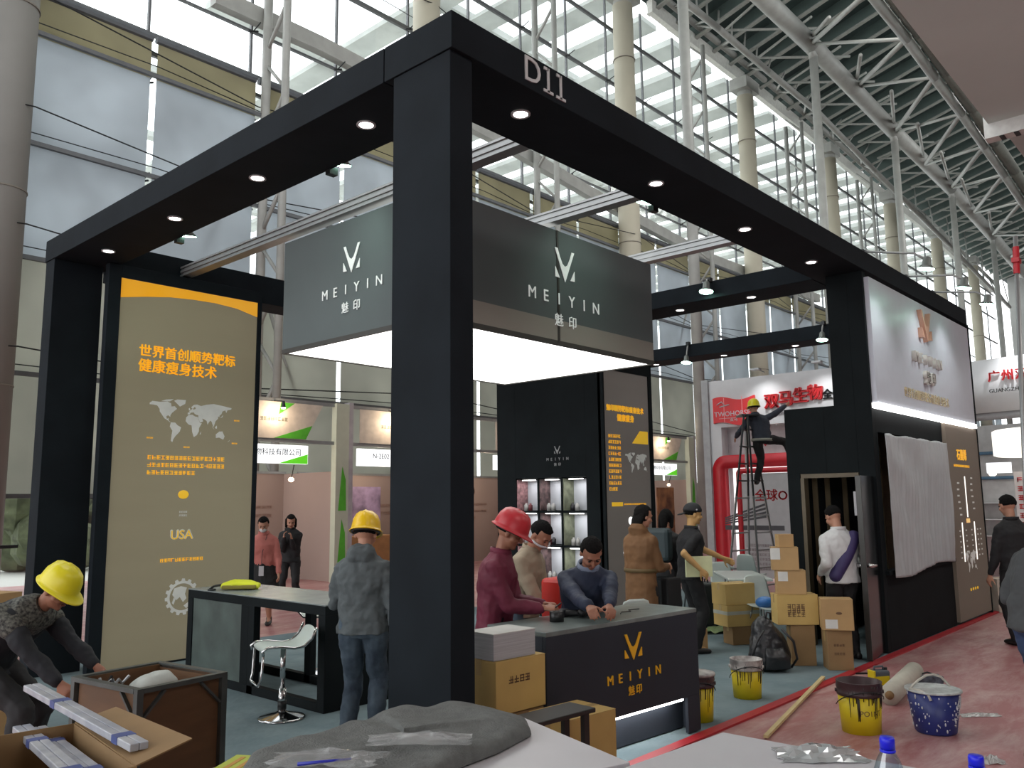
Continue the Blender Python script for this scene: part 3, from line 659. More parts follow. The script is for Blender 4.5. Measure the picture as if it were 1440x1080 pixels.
# open door leaf
dl = thing('door_leaf', 'dark narrow metal framed door leaf standing open, with lever handles', 'door', (RX - .02, 3.6, 0))
b = MB(); b.box((-.6, -.14, .02), (.0, -.1, 2.0), None); 
o = b.build('leaf', mat('dark_glass_door', (26, 28, 30), .15, var=.1), dl); bx((-.62, -.15, .02), (-.6, -.09, 2.0), 'edge', mat('door_edge', (70, 70, 68), .3, .6), dl)
for s in (-1, 1):
    b = MB(); b.tube((-.54, -.12, 1.02), (-.54, -.12 + s * .09, 1.02), .022); b.path([(-.54, -.12 + s * .085, 1.02), (-.46, -.12 + s * .095, 1.02), (-.41, -.12 + s * .08, 1.0)], .014); b.build('lever', CHROME, dl, True)
dl.rotation_euler = (0, 0, .1)
# ================================================================== flood lamps on arms
def flood(p, target, label, green=True, en=18, arm=(0, 0, .35)):
    p = Vector(p); aim = (Vector(target) - p).normalized(); d = V(aim.x * .35, aim.y * .35, -1).normalized()
    t = thing('flood_lamp', label, 'lamp', p, 0, 'clip-on flood lamps')
    q = d.to_track_quat('Z', 'Y').to_matrix().to_4x4()
    b = MB(); b.lathe([(.03, -.14), (.045, -.12), (.05, -.05), (.1, 0), (.095, 0), (.05, -.02), (0, -.02)], n=20, M=q); b.build('housing', mat('lamp_grey', (110, 116, 112), .4, .3), t, True)
    b = MB(); b.lathe([(0, -.012), (.092, -.004), (.09, .006), (0, .016)], n=20, M=q); b.build('lens', lamp_mat('flood_lens', (190, 255, 225), 22) if 'flood_lens' not in MATS else MATS['flood_lens'], t)
    a = Vector(arm); b = MB(); b.path([q @ V(0, 0, -.1), q @ V(0, 0, -.14) + a * .2, a], .014, 8); b.build('arm', mat('lamp_arm', (150, 152, 150), .4, .3), t, True)
    b = MB(); b.box((a.x - .04, a.y - .03, a.z - .04), (a.x + .04, a.y + .03, a.z + .02)); b.build('clamp', DARKM, t)
    l = bpy.data.lights.new('flood', 'SPOT'); l.energy = en; l.spot_size = 1.7; l.spot_blend = .8; l.shadow_soft_size = .08; l.color = (.75, 1, .86) if green else (1, .98, 1)
    lo = bpy.data.objects.new('flood', l); lo.location = p + d * .03; lo.rotation_euler = (-aim).to_track_quat('Z', 'Y').to_euler(); COL.objects.link(lo)
fp = onX(478, 232, 3.98); flood(fp, (4.68, 6.6, 3.9), 'glowing flood lamp over the left beam, shining on the hanging box side', True, 26, (-.08, 0, HB - fp.z))
fp = onX(263, 332, 3.98); flood(fp, (4.6, 9.4, 3.0), 'slim flood lamp under the left beam, pointing at the beige banner', True, 14, (-.08, 0, HB - fp.z))
fp = onY(908, 285, 4.14); flood(fp, (6.6, 5.05, 3.9), 'flood lamp behind the front beam, beside its fourth downlight', True, 16, (0, -.08, HB - fp.z))
for (px, py, x, lab) in ((993, 410, 9.95, 'green glowing flood lamp hanging before the middle beam'), (965, 510, 13.86, 'flood lamp on the rear beam, near the hanging box corner'), (1156, 478, 13.86, 'bright flood lamp on the rear beam, beside the black room')):
    fp = onX(px, py, x); flood(fp, (x - 2.2, fp.y, 0), lab, True, 12, (.1, .0, 4.72 - fp.z))
for i, (px, py) in enumerate(((1302, 378), (1355, 405), (1388, 428))):
    fp = onY(px, py, 2.75); tx = (11.0, 12.3, 13.7)[i]
    flood(fp, (fp.x, 3.4, 3.3), '%s arm lamp from the left above the white sign board' % ordn[i], False, 30, (0, .7, H - fp.z + .02))
# ================================================================== counter
CT = thing('reception_counter', 'low black reception counter with gold emblem and glowing strip', 'counter', (0, 0, 0))
CM = M3((.9973, -.0734, 0), (.0734, .9973, 0), (0, 0, 1), (4.24, 3.56, 0)); CL = 1.68; CD = .56; CH = .92
def cbx(p, q, name, m, bevel=.004):
    b = MB(); b.box(p, q, CM); return b.build(name, m, CT, bevel=bevel)
CBK = mat('counter_black', (33, 40, 50), .7, var=.1, scale=2)
cbx((0, 0, CH - .03), (CL, CD, CH), 'top', mat('counter_top', (112, 122, 120), .3, var=.25, scale=5))
cbx((0, 0, .28), (CL, .03, CH - .03), 'front_panel', CBK); cbx((0, .03, .02), (.03, CD, CH - .03), 'side_panel', CBK); cbx((CL - .03, 0.03, .02), (CL, CD, CH - .03), 'side_panel', CBK)
cbx((CL - .16, 0, .02), (CL, .03, .28), 'front_foot', CBK); cbx((.03, .14, .02), (CL - .03, .17, .6), 'recessed_plinth', CBK); cbx((0, 0, .02), (.12, .03, .28), 'front_foot', CBK)
cbx((.12, .012, .262), (CL - .2, .03, .279), 'light_strip', lamp_mat('counter_strip', (255, 255, 252), 9), 0)
lo = area_light('counter_strip_light', CM @ V(CL / 2, .07, .26), 1.3, 3.0, rot=(0, 0, 0), sy=.03)
GOLDM = mat('gold_letter', (226, 170, 40), .4, .2, emit=.08)
Mc = CM @ M3((1, 0, 0), (0, 0, 1), (0, -1, 0), (0, 0, 0))
CMY = lambda u, z: CM @ M3((1, 0, 0), (0, 0, 1), (0, -1, 0), (u, -.001, z))
logo(CMY(.88, .64), .19, .18, GOLDM, CT, .008)
for i, c in enumerate('MEIYIN'): text(c, CMY(.89 + (i - 2.5) * .108, .53), .09, GOLDM, CT, 'letter', .008)
for i, c in enumerate('魅印'): text(c, CMY(.89 + (i - .5) * .085, .43), .07, GOLDM, CT, 'character', .006)
# tools on the counter
def onc(u, v, dz=0): return CM @ V(u, v, CH + dz)
t = thing('tape_roll', 'black roll of tape standing on the counter', 'tape', onc(.42, .3), .3); b = MB(); b.lathe([(.03, 0), (.05, 0), (.05, .07), (.03, .07), (.03, 0)], n=20); b.build('tape', mat('black_tape', (22, 22, 24), .4), t, True)
t = thing('power_drill', 'black power drill lying on the counter', 'tool', onc(.75, .3), .2)
b = MB(); b.cap((-.1, 0, .04), (.06, 0, .04), .032, .034); b.build('motor_body', mat('tool_black', (28, 28, 30), .5), t, True)
b = MB(); b.lathe([(.024, 0), (.02, .05), (.008, .07)], n=12, M=Matrix.Translation((.09, 0, .04)) @ Matrix.Rotation(PI / 2, 4, 'Y')); b.build('chuck', DARKM, t, True)
b = MB(); b.tube((.155, 0, .04), (.2, 0, .04), .004, n=6); b.build('bit', CHROME, t)
b = MB(); b.cap((-.05, .03, .03), (-.09, .14, .028), .022, .024); b.build('grip', MATS['tool_black'], t, True)
b = MB(); b.box((-.14, .13, 0), (-.04, .2, .055)); b.build('battery', mat('battery_grey', (50, 52, 56), .5), t, bevel=.008)
t = thing('pliers', 'small dark pliers lying near the seated man’s hands on the counter', 'tool', onc(1.05, .36), .8)
for s in (-1, 1): b = MB(); b.path([(0, 0, .01), (.03, s * .02, .01), (.1, s * .03, .01)], .008); b.build('handle', mat('plier_grip', (60, 60, 64), .5), t, True)
b = MB(); b.cap((-.06, 0, .012), (0, 0, .012), .006, .014); b.build('jaw', CHROME, t, True)
b = MB(); b.path([(0, 0, .006), (.08, .05, .006), (.16, .02, .006), (.22, .08, .006), (.32, .05, .006)], .004, 6)
tag(b.build('cable', MATS['tool_black'], loc=onc(1.0, .2)), 'thin black cable lying on the counter top', 'cable')
b = MB(); b.box((0, 0, 0), (.26, .2, .44)); o = b.build('red_box', mat('red_plastic', (205, 38, 24), .35, var=.06), bevel=.03, loc=(5.13, 4.14, .72), rz=.12)
tag(o, 'bright red plastic box behind the counter', 'box')
b = MB(); b.box((0, 0, 0.012), (.3, .24, .71)); tag(b.build('box_stand', BLACK2, loc=(5.1, 4.12, 0), rz=.1), 'black stand under the red box behind the counter', 'stand')
# ================================================================== cartons and small goods
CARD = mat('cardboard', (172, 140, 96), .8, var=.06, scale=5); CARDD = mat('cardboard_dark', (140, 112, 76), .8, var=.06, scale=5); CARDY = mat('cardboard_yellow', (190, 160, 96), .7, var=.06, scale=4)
TAPE = mat('clear_tape', (186, 160, 112), .25); INK = mat('carton_ink', (96, 70, 48), .7); STICK = mat('paper_label', (205, 205, 200), .6)
def carton(name, label, loc, w, d, h, rz, m=None, tape='h', sticker=None, ink=False, group=None, inkrows=3, hole=False):
    m = m or CARD
    t = thing(name, label, 'box', loc, rz, group)
    b = MB(); b.box((-w / 2, -d / 2, 0), (w / 2, d / 2, h - .004)); b.build('body', m, t, bevel=.004)
    b = MB(); b.box((-w / 2, -d / 2, h - .004), (w / 2, -.002, h)); b.build('flap', m, t)
    b = MB(); b.box((-w / 2, .002, h - .004), (w / 2, d / 2, h)); b.build('flap', m, t)
    b = MB(); b.box((-w / 2 - .001, -.025, h), (w / 2 + .001, .025, h + .001)); b.box((-w / 2 - .0015, -.025, h * .7), (-w / 2, .025, h)); b.box((w / 2, -.025, h * .7), (w / 2 + .0015, .025, h))
    b.build('tape', TAPE, t)
    F = M3((1, 0, 0), (0, 0, 1), (0, -1, 0), (0, -d / 2 - .0005, 0))
    if sticker: x, z, a, c = sticker; b = MB(); b.box((x * w - a / 2, z * h - c / 2, 0), (x * w + a / 2, z * h + c / 2, .001), F); b.build('sticker', STICK, t)
    if ink: scribble(F @ Matrix.Translation((-w * .25, h * .62, 0)), w * .5, inkrows, h * .42 / inkrows, INK, t, 'printing', .001, 1.0, cw=w * .11, seed=int(w * 1000) + inkrows)
    if hole: b = MB(); b.ball((0, 0, 0), (.03, .003, .014)); b.build('hand_hole', INK, t, loc=(w * .05, -d / 2, h * .55))
    return t
FC = face(180) + PI              # rz so the carton's -Y side looks at the camera
def st(p, d=0): return (p.x + FWD.x * d, p.y + FWD.y * d, .0125)
# right stack by the door leaf
p = st(onZ(1186, 945), .12)
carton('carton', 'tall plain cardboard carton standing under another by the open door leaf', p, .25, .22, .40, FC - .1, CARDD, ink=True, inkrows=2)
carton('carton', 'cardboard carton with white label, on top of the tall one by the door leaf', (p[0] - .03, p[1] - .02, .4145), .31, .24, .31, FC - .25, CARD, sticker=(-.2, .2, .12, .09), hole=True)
# middle stack of five
p = st(onZ(1133, 938), .1); z = .0125
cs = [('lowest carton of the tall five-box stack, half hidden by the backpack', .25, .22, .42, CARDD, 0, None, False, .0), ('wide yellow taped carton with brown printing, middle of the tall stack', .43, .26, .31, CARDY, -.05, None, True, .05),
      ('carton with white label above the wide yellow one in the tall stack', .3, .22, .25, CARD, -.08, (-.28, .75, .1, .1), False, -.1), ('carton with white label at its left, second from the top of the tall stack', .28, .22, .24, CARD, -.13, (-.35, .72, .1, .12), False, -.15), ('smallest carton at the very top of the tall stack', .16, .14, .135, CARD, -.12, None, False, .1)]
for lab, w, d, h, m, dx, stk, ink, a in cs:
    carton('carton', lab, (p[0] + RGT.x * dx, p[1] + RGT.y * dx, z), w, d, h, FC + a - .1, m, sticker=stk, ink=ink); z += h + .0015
# left stack of three
p = st(onZ(1044, 910), .2); z = .0125
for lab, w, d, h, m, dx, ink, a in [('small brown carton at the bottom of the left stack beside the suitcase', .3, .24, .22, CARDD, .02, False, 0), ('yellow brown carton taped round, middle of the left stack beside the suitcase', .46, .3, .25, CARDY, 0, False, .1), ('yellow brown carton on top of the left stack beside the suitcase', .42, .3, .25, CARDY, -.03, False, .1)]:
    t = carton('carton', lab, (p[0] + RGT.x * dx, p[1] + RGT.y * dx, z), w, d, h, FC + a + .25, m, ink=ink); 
    if w == .46: b = MB(); b.box((-w / 2 - .002, -d / 2 - .002, h * .55), (w / 2 + .002, d / 2 + .002, h * .72)); b.build('wrap_tape', mat('silver_tape', (170, 172, 160), .3), t)
    z += h + .0015
p = st(onZ(980, 918), .05); carton('carton', 'small carton standing behind the right end of the counter', p, .22, .2, .26, FC + .2, CARD)
# suitcase
p = st(onZ(998, 884), .1); t = thing('suitcase', 'slim black suitcase standing beside the carton stacks', 'suitcase', p, FC + .1)
b = MB(); b.box((-.12, -.2, .04), (.12, .2, .6)); b.build('shell', mat('suitcase_black', (34, 38, 38), .5, var=.1), t, bevel=.03)
for x in (-.08, .08):
    for y in (-.15, .15): b = MB(); b.tube((x - .012, y, .022), (x + .012, y, .022), .022, n=12); b.build('wheel', DARKM, t)
b = MB(); b.path([(0, -.06, .6), (0, -.06, .64), (0, .06, .64), (0, .06, .6)], .01); b.build('handle', DARKM, t)
for k in range(3): b = MB(); b.box((-.122, -.17 + k * .12, .08), (-.118, -.13 + k * .12, .56)); b.build('rib', MATS['suitcase_black'], t)
# green rag/plastic on the floor
b = MB(); vs = []; rnd = random.Random(5)
pc = onZ(1000, 890)
for j in range(7):
    for i in range(13): vs.append(V(pc.x + RGT.x * (i - 6) * .06 + FWD.x * (j - 3) * .07, pc.y + RGT.y * (i - 6) * .06 + FWD.y * (j - 3) * .07, .02 + rnd.random() * .05))
b.add(vs, [(j * 13 + i, j * 13 + i + 1, (j + 1) * 13 + i + 1, (j + 1) * 13 + i) for j in range(6) for i in range(12)])
o = b.build('plastic_sheet', mat('pale_green_film', (150, 170, 120), .3), None, True); o.modifiers.new('s', 'SOLIDIFY').thickness = .003; tag(o, 'crumpled pale green plastic sheet on the carpet behind the suitcase', 'sheet')
# backpack
pb = onZ(1087, 946); t = thing('backpack', 'black glossy backpack slumped on the carpet against the tall carton stack', 'bag', (pb.x + .05, pb.y + .05, .0125), FC + .15)
def remesh(o, v, sm=4, disp=0, ds=.15):
    r = o.modifiers.new('remesh', 'REMESH'); r.mode = 'VOXEL'; r.voxel_size = v; r.use_smooth_shade = True
    s = o.modifiers.new('smooth', 'SMOOTH'); s.factor = .5; s.iterations = sm
    if disp:
        tn = 'clouds%.3f' % ds; tx = bpy.data.textures.get(tn) or bpy.data.textures.new(tn, 'CLOUDS'); tx.noise_scale = ds; tx.noise_depth = 2
        d = o.modifiers.new('folds', 'DISPLACE'); d.texture = tx; d.strength = disp; d.mid_level = .5; d.texture_coords = 'LOCAL'
    return o
b = MB(); b.loft([(V(0, 0, 0.015), V(1, 0, 0), V(0, 1, 0), .2, .13), (V(0, 0, .1), V(1, 0, 0), V(0, 1, 0), .23, .15), (V(-.01, 0, .28), V(1, 0, 0), V(0, 1, 0), .2, .13), (V(-.03, .03, .44), V(1, 0, 0), V(0, 1, 0), .12, .09), (V(-.04, .04, .54), V(1, 0, 0), V(0, 1, 0), .04, .04)], 18)
BAGM = mat('bag_nylon', (30, 31, 34), .35, var=.2, bump=.2); remesh(b.build('sack', BAGM, t), .012, 6, .05, .14)
b = MB(); b.loft([(V(0.02, -.14, .03), V(1, 0, 0), V(0, 1, 0), .14, .05), (V(0.01, -.15, .16), V(1, 0, 0), V(0, 1, 0), .13, .06), (V(0, -.12, .24), V(1, 0, 0), V(0, 1, 0), .1, .03)], 16); remesh(b.build('front_pocket', BAGM, t), .012, 5, .02, .1)
b = MB(); b.path([(-.03, .0, .5), (-.02, -.02, .58), (.03, 0, .57), (.04, .02, .5)], .012); b.build('grab_loop', BAGM, t, True)
for s in (-1, 1): b = MB(); b.path([(s * .1, -.1, .42), (s * .2, -.14, .3), (s * .25, -.1, .12), (s * .2, -.06, .03)], .013); b.build('strap', BAGM, t, True)
# ---- paint buckets
YEL = mat('bucket_yellow', (206, 184, 20), .45, var=.06); BWH = mat('bucket_white', (190, 186, 182), .45, var=.1, scale=12, rgb2=(120, 112, 110)); PDK = mat('dried_paint', (30, 24, 26), .35, var=.2); BRN2 = mat('bucket_maroon', (58, 38, 42), .4, var=.15, scale=8)
def bucket(p, r, h, label, collar, seed, word=None, lid=False, rot=0):
    t = thing('paint_bucket', label, 'bucket', (p.x, p.y, .0125 if p.y > 3.45 else 0), FC + rot); rb = r * .86
    f = lambda z: rb + (r - rb) * z / h
    b = MB(); b.lathe([(0, 0), (rb, 0), (f(h * .72), h * .72), (f(h * .72) - .006, h * .72)], n=32); b.build('body', YEL, t, True)
    b = MB(); b.lathe([(f(h * .72), h * .72), (f(h * .74) + .006, h * .725), (f(h * .8) + .006, h * .8), (f(h * .82), h * .81), (f(h * .88) + .007, h * .88), (f(h), h * .985), (f(h) + .004, h), (f(h) - .01, h), (f(h * .9) - .012, h * .6), (0, h * .6 + .0)], n=32)
    b.build('collar', collar, t, True)
    b = MB(); b.lathe([(0, h * .6 + .004), (f(h * .6) - .014, h * .6 + .004)], n=24); b.build('paint', PDK, t)
    rnd = random.Random(seed); b = MB()
    for k in range(26):
        a = rnd.uniform(-2.6, -.5) if k < 18 else rnd.uniform(0, 2 * PI); z1 = h * rnd.uniform(.7, .99); z0 = z1 - h * rnd.uniform(.08, .5); w = rnd.uniform(.002, .005)
        b.path([(math.cos(a) * (f(z) + .002), math.sin(a) * (f(z) + .002), z) for z in (z1, (z0 + z1) / 2, max(.01, z0))], [w, w, w * .6], 5)
    o = b.build('paint_drips', PDK, t, True); o['kind'] = 'stuff'
    b = MB(); b.path([(math.cos(a) * (r + .008), math.sin(a) * (r + .008), h * .8 - .1 * math.sin(a * 1) - .08) for a in [i * PI / 10 + 2.9 for i in range(11)]], .004, 6); b.build('wire_handle', DARKM, t, True)
    for s in (2.9, 2.9 + PI): b = MB(); b.tube((math.cos(s) * r * .98, math.sin(s) * r * .98, h * .8), (math.cos(s) * (r + .012), math.sin(s) * (r + .012), h * .8), .014); b.build('handle_lug', collar, t)
    if word:
        for i, c in enumerate(word):
            a = -PI / 2 + (i - len(word) / 2) * .24 + .28; fr = f(h * .42) + .001
            text(c, M3((-math.sin(a), math.cos(a), 0), (0, 0, 1), (math.cos(a), math.sin(a), 0), (math.cos(a) * fr, math.sin(a) * fr, h * .42)), .055, INK, t, 'letter', .001)
    if lid: b = MB(); b.lathe([(0, h + .012), (r * .9, h + .012), (r + .01, h + .006), (r + .01, h - .012), (r, h - .012)], n=32); b.build('lid', BWH, t, True)
    return t
bucket(onZ(1218, 1032) + FWD * .08, .163, .37, 'open yellow paint bucket with dark maroon collar, on the red carpet beside the blue bucket', BRN2, 3, 'POINT')
bucket(onZ(1055, 985) + FWD * .08, .14, .33, 'yellow paint bucket with white drip-stained collar on the grey green carpet', BWH, 4)
bucket(onZ(988, 1020) + FWD * .12, .13, .36, 'yellow paint bucket with white lid peeking out behind the counter’s right end', BRN2, 5, lid=True)
# blue bucket
p = onZ(1326, 1034) + FWD * .1; t = thing('blue_bucket', 'dark blue plastic bucket splashed with white paint, white rope handle', 'bucket', (p.x, p.y, 0), FC)
BLU = mat('bucket_blue', (34, 46, 110), .4, var=.1); h = .31; 
b = MB(); b.lathe([(0, 0), (.135, 0), (.145, .01), (.19, h), (.182, h), (.14, .02), (0, .02)], n=36); b.build('body', BLU, t, True)
b = MB(); b.lathe([(.188, h - .012), (.2, h - .008), (.2, h + .004), (.186, h + .008), (.182, h)], n=36); b.build('rim', mat('rim_paint', (176, 180, 178), .4, var=.2, scale=20), t, True)
b = MB(); b.lathe([(0, h - .08), (.168, h - .08)], n=30); b.build('grey_water', mat('dirty_water', (120, 130, 132), .1), t)
rnd = random.Random(8); b = MB()
for k in range(150):
    a = rnd.uniform(0, 2 * PI); z = rnd.uniform(.02, h - .02) if k < 110 else rnd.uniform(.1, h); r_ = .146 + (.19 - .146) * z / h; s = rnd.uniform(.002, .007)
    if k >= 110: a = rnd.uniform(-.95, -.55)
    b.ball((math.cos(a) * r_, math.sin(a) * r_, z), (s, s, s * rnd.uniform(.7, 3)), nu=6, nv=4)
o = b.build('paint_splashes', mat('splash_white', (200, 202, 204), .5), t, True); o['kind'] = 'stuff'
b = MB(); b.path([(-.19, -.03, h), (-.15, .0, h + .03), (-.09, .03, h + .06), (-.02, .06, h + .085), (.05, .08, h + .09), (.11, .09, h + .07), (.15, .09, h + .03), (.17, .08, h)], .009, 8); b.build('rope_handle', mat('rope_white', (186, 182, 172), .7), t, True)
b = MB(); b.path([(-.19, -.03, h + .01), (-.15, -.1, h + .012), (-.11, -.15, h - .01), (-.1, -.165, h - .05)], .01, 8); b.build('rag', MATS['rope_white'], t, True)
# stick, roll, jerrycan, dark pack, scraps
a_, c_ = onZ(1077, 1040), onZ(1158, 957); b = MB(); b.bar((a_.x, a_.y, .02), (c_.x, c_.y, .032), .035, .02)
tag(b.build('wooden_batten', mat('pine', (200, 180, 132), .6, stretch=(1, 1, 1))), 'pale wooden batten lying across the red edging of the carpet', 'stick')
a_, c_ = onZ(1256, 994) + FWD * .05, onZ(1290, 958) + FWD * .05; b = MB(); d = (c_ - a_).normalized()
t = thing('film_roll', 'thick white roll of film lying on the red carpet', 'roll', (0, 0, 0)); 
b.tube((a_.x, a_.y, .085), (c_.x, c_.y, .085), .085, n=28); b.build('film', mat('film_white', (196, 192, 178), .5, var=.05, scale=12), t, True)
b = MB(); b.tube((a_.x - d.x * .02, a_.y - d.y * .02, .085), (a_.x, a_.y, .085), .035, n=20); b.build('core', CARDD, t, True)
p = onZ(1244, 966); t = thing('jerrycan', 'small dark grey and yellow jerrycan on the red carpet', 'can', (p.x, p.y + .04, 0), FC + .2)
b = MB(); b.box((-.085, -.05, 0), (.085, .05, .15)); b.build('tank', mat('can_grey', (78, 84, 92), .4), t, bevel=.02); b = MB(); b.box((-.07, -.052, .02), (.07, -.048, .1)); b.build('yellow_label', YEL, t)
b = MB(); b.box((-.09, -.052, .005), (-.07, .052, .15)); b.build('yellow_edge', YEL, t, bevel=.005)
b = MB(); b.path([(-.05, 0, .145), (-.05, 0, .18), (.04, 0, .18), (.04, 0, .145)], .01); b.build('grip', MATS['can_grey'], t, True); b = MB(); b.tube((.065, 0, .145), (.065, 0, .17), .018); b.build('cap', DARKM, t)
p = onZ(1308, 962) + FWD * .05; t = thing('paint_tray', 'dark wrapped pack lying behind the white film roll', 'pack', (p.x, p.y, 0), FC)
b = MB(); b.box((-.13, -.06, 0), (.13, .06, .07)); remesh(b.build('pack', mat('pack_dark', (70, 76, 86), .3, var=.5, scale=30), t), .01, 4, .03, .06)
b = MB(); b.path([(-.1, 0, .07), (0, -.01, .1), (.1, 0, .07)], .008); b.build('tie', DARKM, t, True)
p = onZ(1213, 948); b = MB(); b.box((-.07, -.012, 0), (.07, .012, .014)); tag(b.build('offcut', DARKM, loc=(p.x, p.y, .0), rz=FC), 'tiny dark offcut lying on the red carpet near the jerrycan', 'scrap', None)
def crumple(name, label, p, w, d, h, m, seed, z=0, cat='plastic'):
    rnd = random.Random(seed); b = MB(); n = 11; vs = []
    for j in range(n):
        for i in range(n):
            u = i / (n - 1) - .5; v = j / (n - 1) - .5; k = max(0, 1 - (u * u + v * v) * 3.2)
            vs.append(V(u * w * rnd.uniform(.85, 1.1), v * d * rnd.uniform(.85, 1.1), .003 + h * k * rnd.random()))
    b.add(vs, [(j * n + i, j * n + i + 1, (j + 1) * n + i + 1, (j + 1) * n + i) for j in range(n - 1) for i in range(n - 1)])
    o = b.build(name, m, None, False, loc=(p.x, p.y, z), rz=FC); o.modifiers.new('s', 'SOLIDIFY').thickness = .0015; return tag(o, label, cat)
FILM = mat('crumpled_film', (205, 205, 202), .15, var=.05, alpha=.55, spec=1)
crumple('plastic_scrap', 'flat clear plastic scrap on the red carpet right of the blue bucket', onZ(1378, 1006), .32, .12, .02, FILM, 2)
crumple('plastic_scrap', 'clump of clear plastic on the red carpet behind the right water bottle', onZ(1394, 1072), .16, .12, .06, FILM, 6)
# red box end left of crowd, pale crates beside far right
# ================================================================== high table and stools
TT = thing('bar_table', 'long black high table with open legs and grey top, left half of the booth', 'table')
TX0, TX1, TY0, TY1, TH = 4.36, 5.06, 6.1, 8.5, .9
def tbx(p, q, n, m=BLACK2, par=TT, bv=.003): return bx(p, q, n, m, par, bv)
tbx((TX0, TY0, TH - .012), (TX1, TY1, TH), 'top', mat('table_top_grey', (128, 136, 136), .25, var=.08)); tbx((TX0, TY0, TH - .09), (TX1, TY1, TH - .012), 'apron')
for y in (7.22, 8.4):
    for x in (TX0, TX1 - .07): tbx((x, y, .013), (x + .07, y + .1, TH - .09), 'leg')
tbx((TX0, TY0 + .1, .013), (TX0 + .07, TY1, .09), 'foot_rail'); tbx((TX1 - .07, TY0 + .1, .013), (TX1, TY1, .09), 'foot_rail')
tbx((TX0, TY0, .013), (TX1, TY0 + .1, TH - .09), 'end_panel'); tbx((TX0, 7.32, .09), (TX0 + .02, 7.45, TH - .09), 'side_board'); 
tbx((TX0 + .01, 7.45, .09), (TX0 + .03, 8.4, TH - .09), 'grey_panel', mat('dusty_grey_panel', (70, 82, 78), .5, var=.3, scale=3), TT)
b = MB(); b.loft([(V(-.17, 0, .035), V(0, 1, 0), V(0, 0, 1), .08, .03), (V(-.05, 0, .05), V(0, 1, 0), V(0, 0, 1), .11, .05), (V(.12, 0, .045), V(0, 1, 0), V(0, 0, 1), .11, .045), (V(.2, 0, .03), V(0, 1, 0), V(0, 0, 1), .08, .03)], 14)
t = thing('yellow_bag', 'folded lime yellow bag with dark straps lying on the high table', 'bag', (4.62, 7.95, TH + .001), -.75)
remesh(b.build('bag_body', mat('bag_lime', (196, 204, 30), .6, var=.08), t), .01, 4, .02, .08)
b = MB(); b.box((-.15, -.115, .012), (.19, -.08, .05)); b.build('olive_side', mat('bag_olive', (120, 112, 40), .6), t, bevel=.01)
for s in (-.04, .03): b = MB(); b.path([(-.16, s, .05), (-.24, s - .02, .04), (-.28, s - .05, .008), (-.22, s - .09, .008)], .01); b.build('strap', DARKM, t, True)
SEAT = mat('stool_seat', (186, 196, 190), .35, var=.03)
def stool(loc, rz, label, back=False):
    t = thing('bar_stool', label, 'stool', loc, rz, 'bar stools at the high table')
    b = MB(); b.lathe([(0, 0), (.19, 0), (.195, .008), (.18, .018), (.06, .045), (.032, .06), (0, .062)], n=36); b.build('base', CHROME, t, True)
    b = MB(); b.tube((0, 0, .06), (0, 0, .24), .03, n=16); b.tube((0, 0, .24), (0, 0, .58), .022, n=16); b.build('column', CHROME, t, True)
    b = MB(); b.tube((0, 0, .07), (0, 0, .14), .036, n=16); b.build('gas_collar', DARKM, t, True)
    prof = [(-.21, .55), (-.22, .585), (-.18, .612), (-.08, .61), (.04, .59), (.12, .60), (.18, .655), (.22, .74)]
    b = MB(); w = .19; vs = []
    for y, z in prof: vs += [V(-w, y, z), V(w, y, z)]
    b.add(vs, [(2 * i, 2 * i + 1, 2 * i + 3, 2 * i + 2) for i in range(len(prof) - 1)])
    o = b.build('seat', SEAT if not back else SEAT, t, True); s = o.modifiers.new('s', 'SOLIDIFY'); s.thickness = .03; s2 = o.modifiers.new('b', 'SUBSURF'); s2.levels = 2; s2.render_levels = 2
    for sx in (-1, 1): b = MB(); b.path([(sx * .195, y, z - .012) for y, z in prof], .011); b.build('side_rail', CHROME, t, True)
    b = MB(); b.path([(-.15, -.2, .56), (-.15, -.21, .36), (-.13, -.23, .3), (.13, -.23, .3), (.15, -.21, .36), (.15, -.2, .56)], .011); b.build('footrest', CHROME, t, True)
    return t
p = onZ(396, 1010, .012); stool((p.x, p.y, .0125), face(60), 'white seat chrome bar stool in front of the high table, nearest the camera')
p = onZ(434, 950, .012); stool((p.x + .16, p.y, .0125), face(-75), 'bar stool seen through the high table legs, its dark back edge to the left')
p = onZ(470, 944, .012); stool((p.x + .5, p.y - .35, .0125), face(-90), 'bar stool behind the high table, beside the man in the grey denim jacket')
# ================================================================== steel framed crate
CRT = thing('framed_crate', 'plywood crate with a dark steel angle frame, open at the top', 'crate', (2.29, 4.87, .0125), .13)
e1 = V(.5, -.02, 0) ; e1 = V(.505, -.01, 0); cx, cy, chh_ = .26, .31, .79
PLY = mat('plywood_orange', (98, 68, 42), .6, var=.15, stretch=(1, 1, 4), scale=3); ANG = mat('angle_steel', (84, 88, 86), .45, .5, var=.15)
def cb(p, q, n, m, bv=0): b = MB(); b.box(p, q); return b.build(n, m, CRT, bevel=bv)
for p, q in [((-cx + .02, -cy + .01, .03), (cx - .02, -cy + .03, chh_ - .01)), ((-cx + .02, cy - .03, .03), (cx - .02, cy - .01, chh_ - .01)), ((-cx + .005, -cy + .03, .03), (-cx + .02, cy - .03, chh_ - .01)), ((cx - .02, -cy + .03, .03), (cx - .005, cy - .03, chh_ - .01)), ((-cx + .02, -cy + .03, .03), (cx - .02, cy - .03, .05))]: cb(p, q, 'plywood_panel', PLY)
for x in (-cx, cx):
    for y in (-cy, cy): s = .018; cb((x - s, y - s, 0), (x + s, y + s, chh_), 'corner_post', ANG)
for x in (-cx, cx): cb((x - .02, -cy + .018, chh_ - .025), (x + .02, cy - .018, chh_), 'top_rail', ANG); cb((x - .02, -cy + .018, 0.0), (x + .02, cy - .018, .03), 'bottom_rail', ANG)
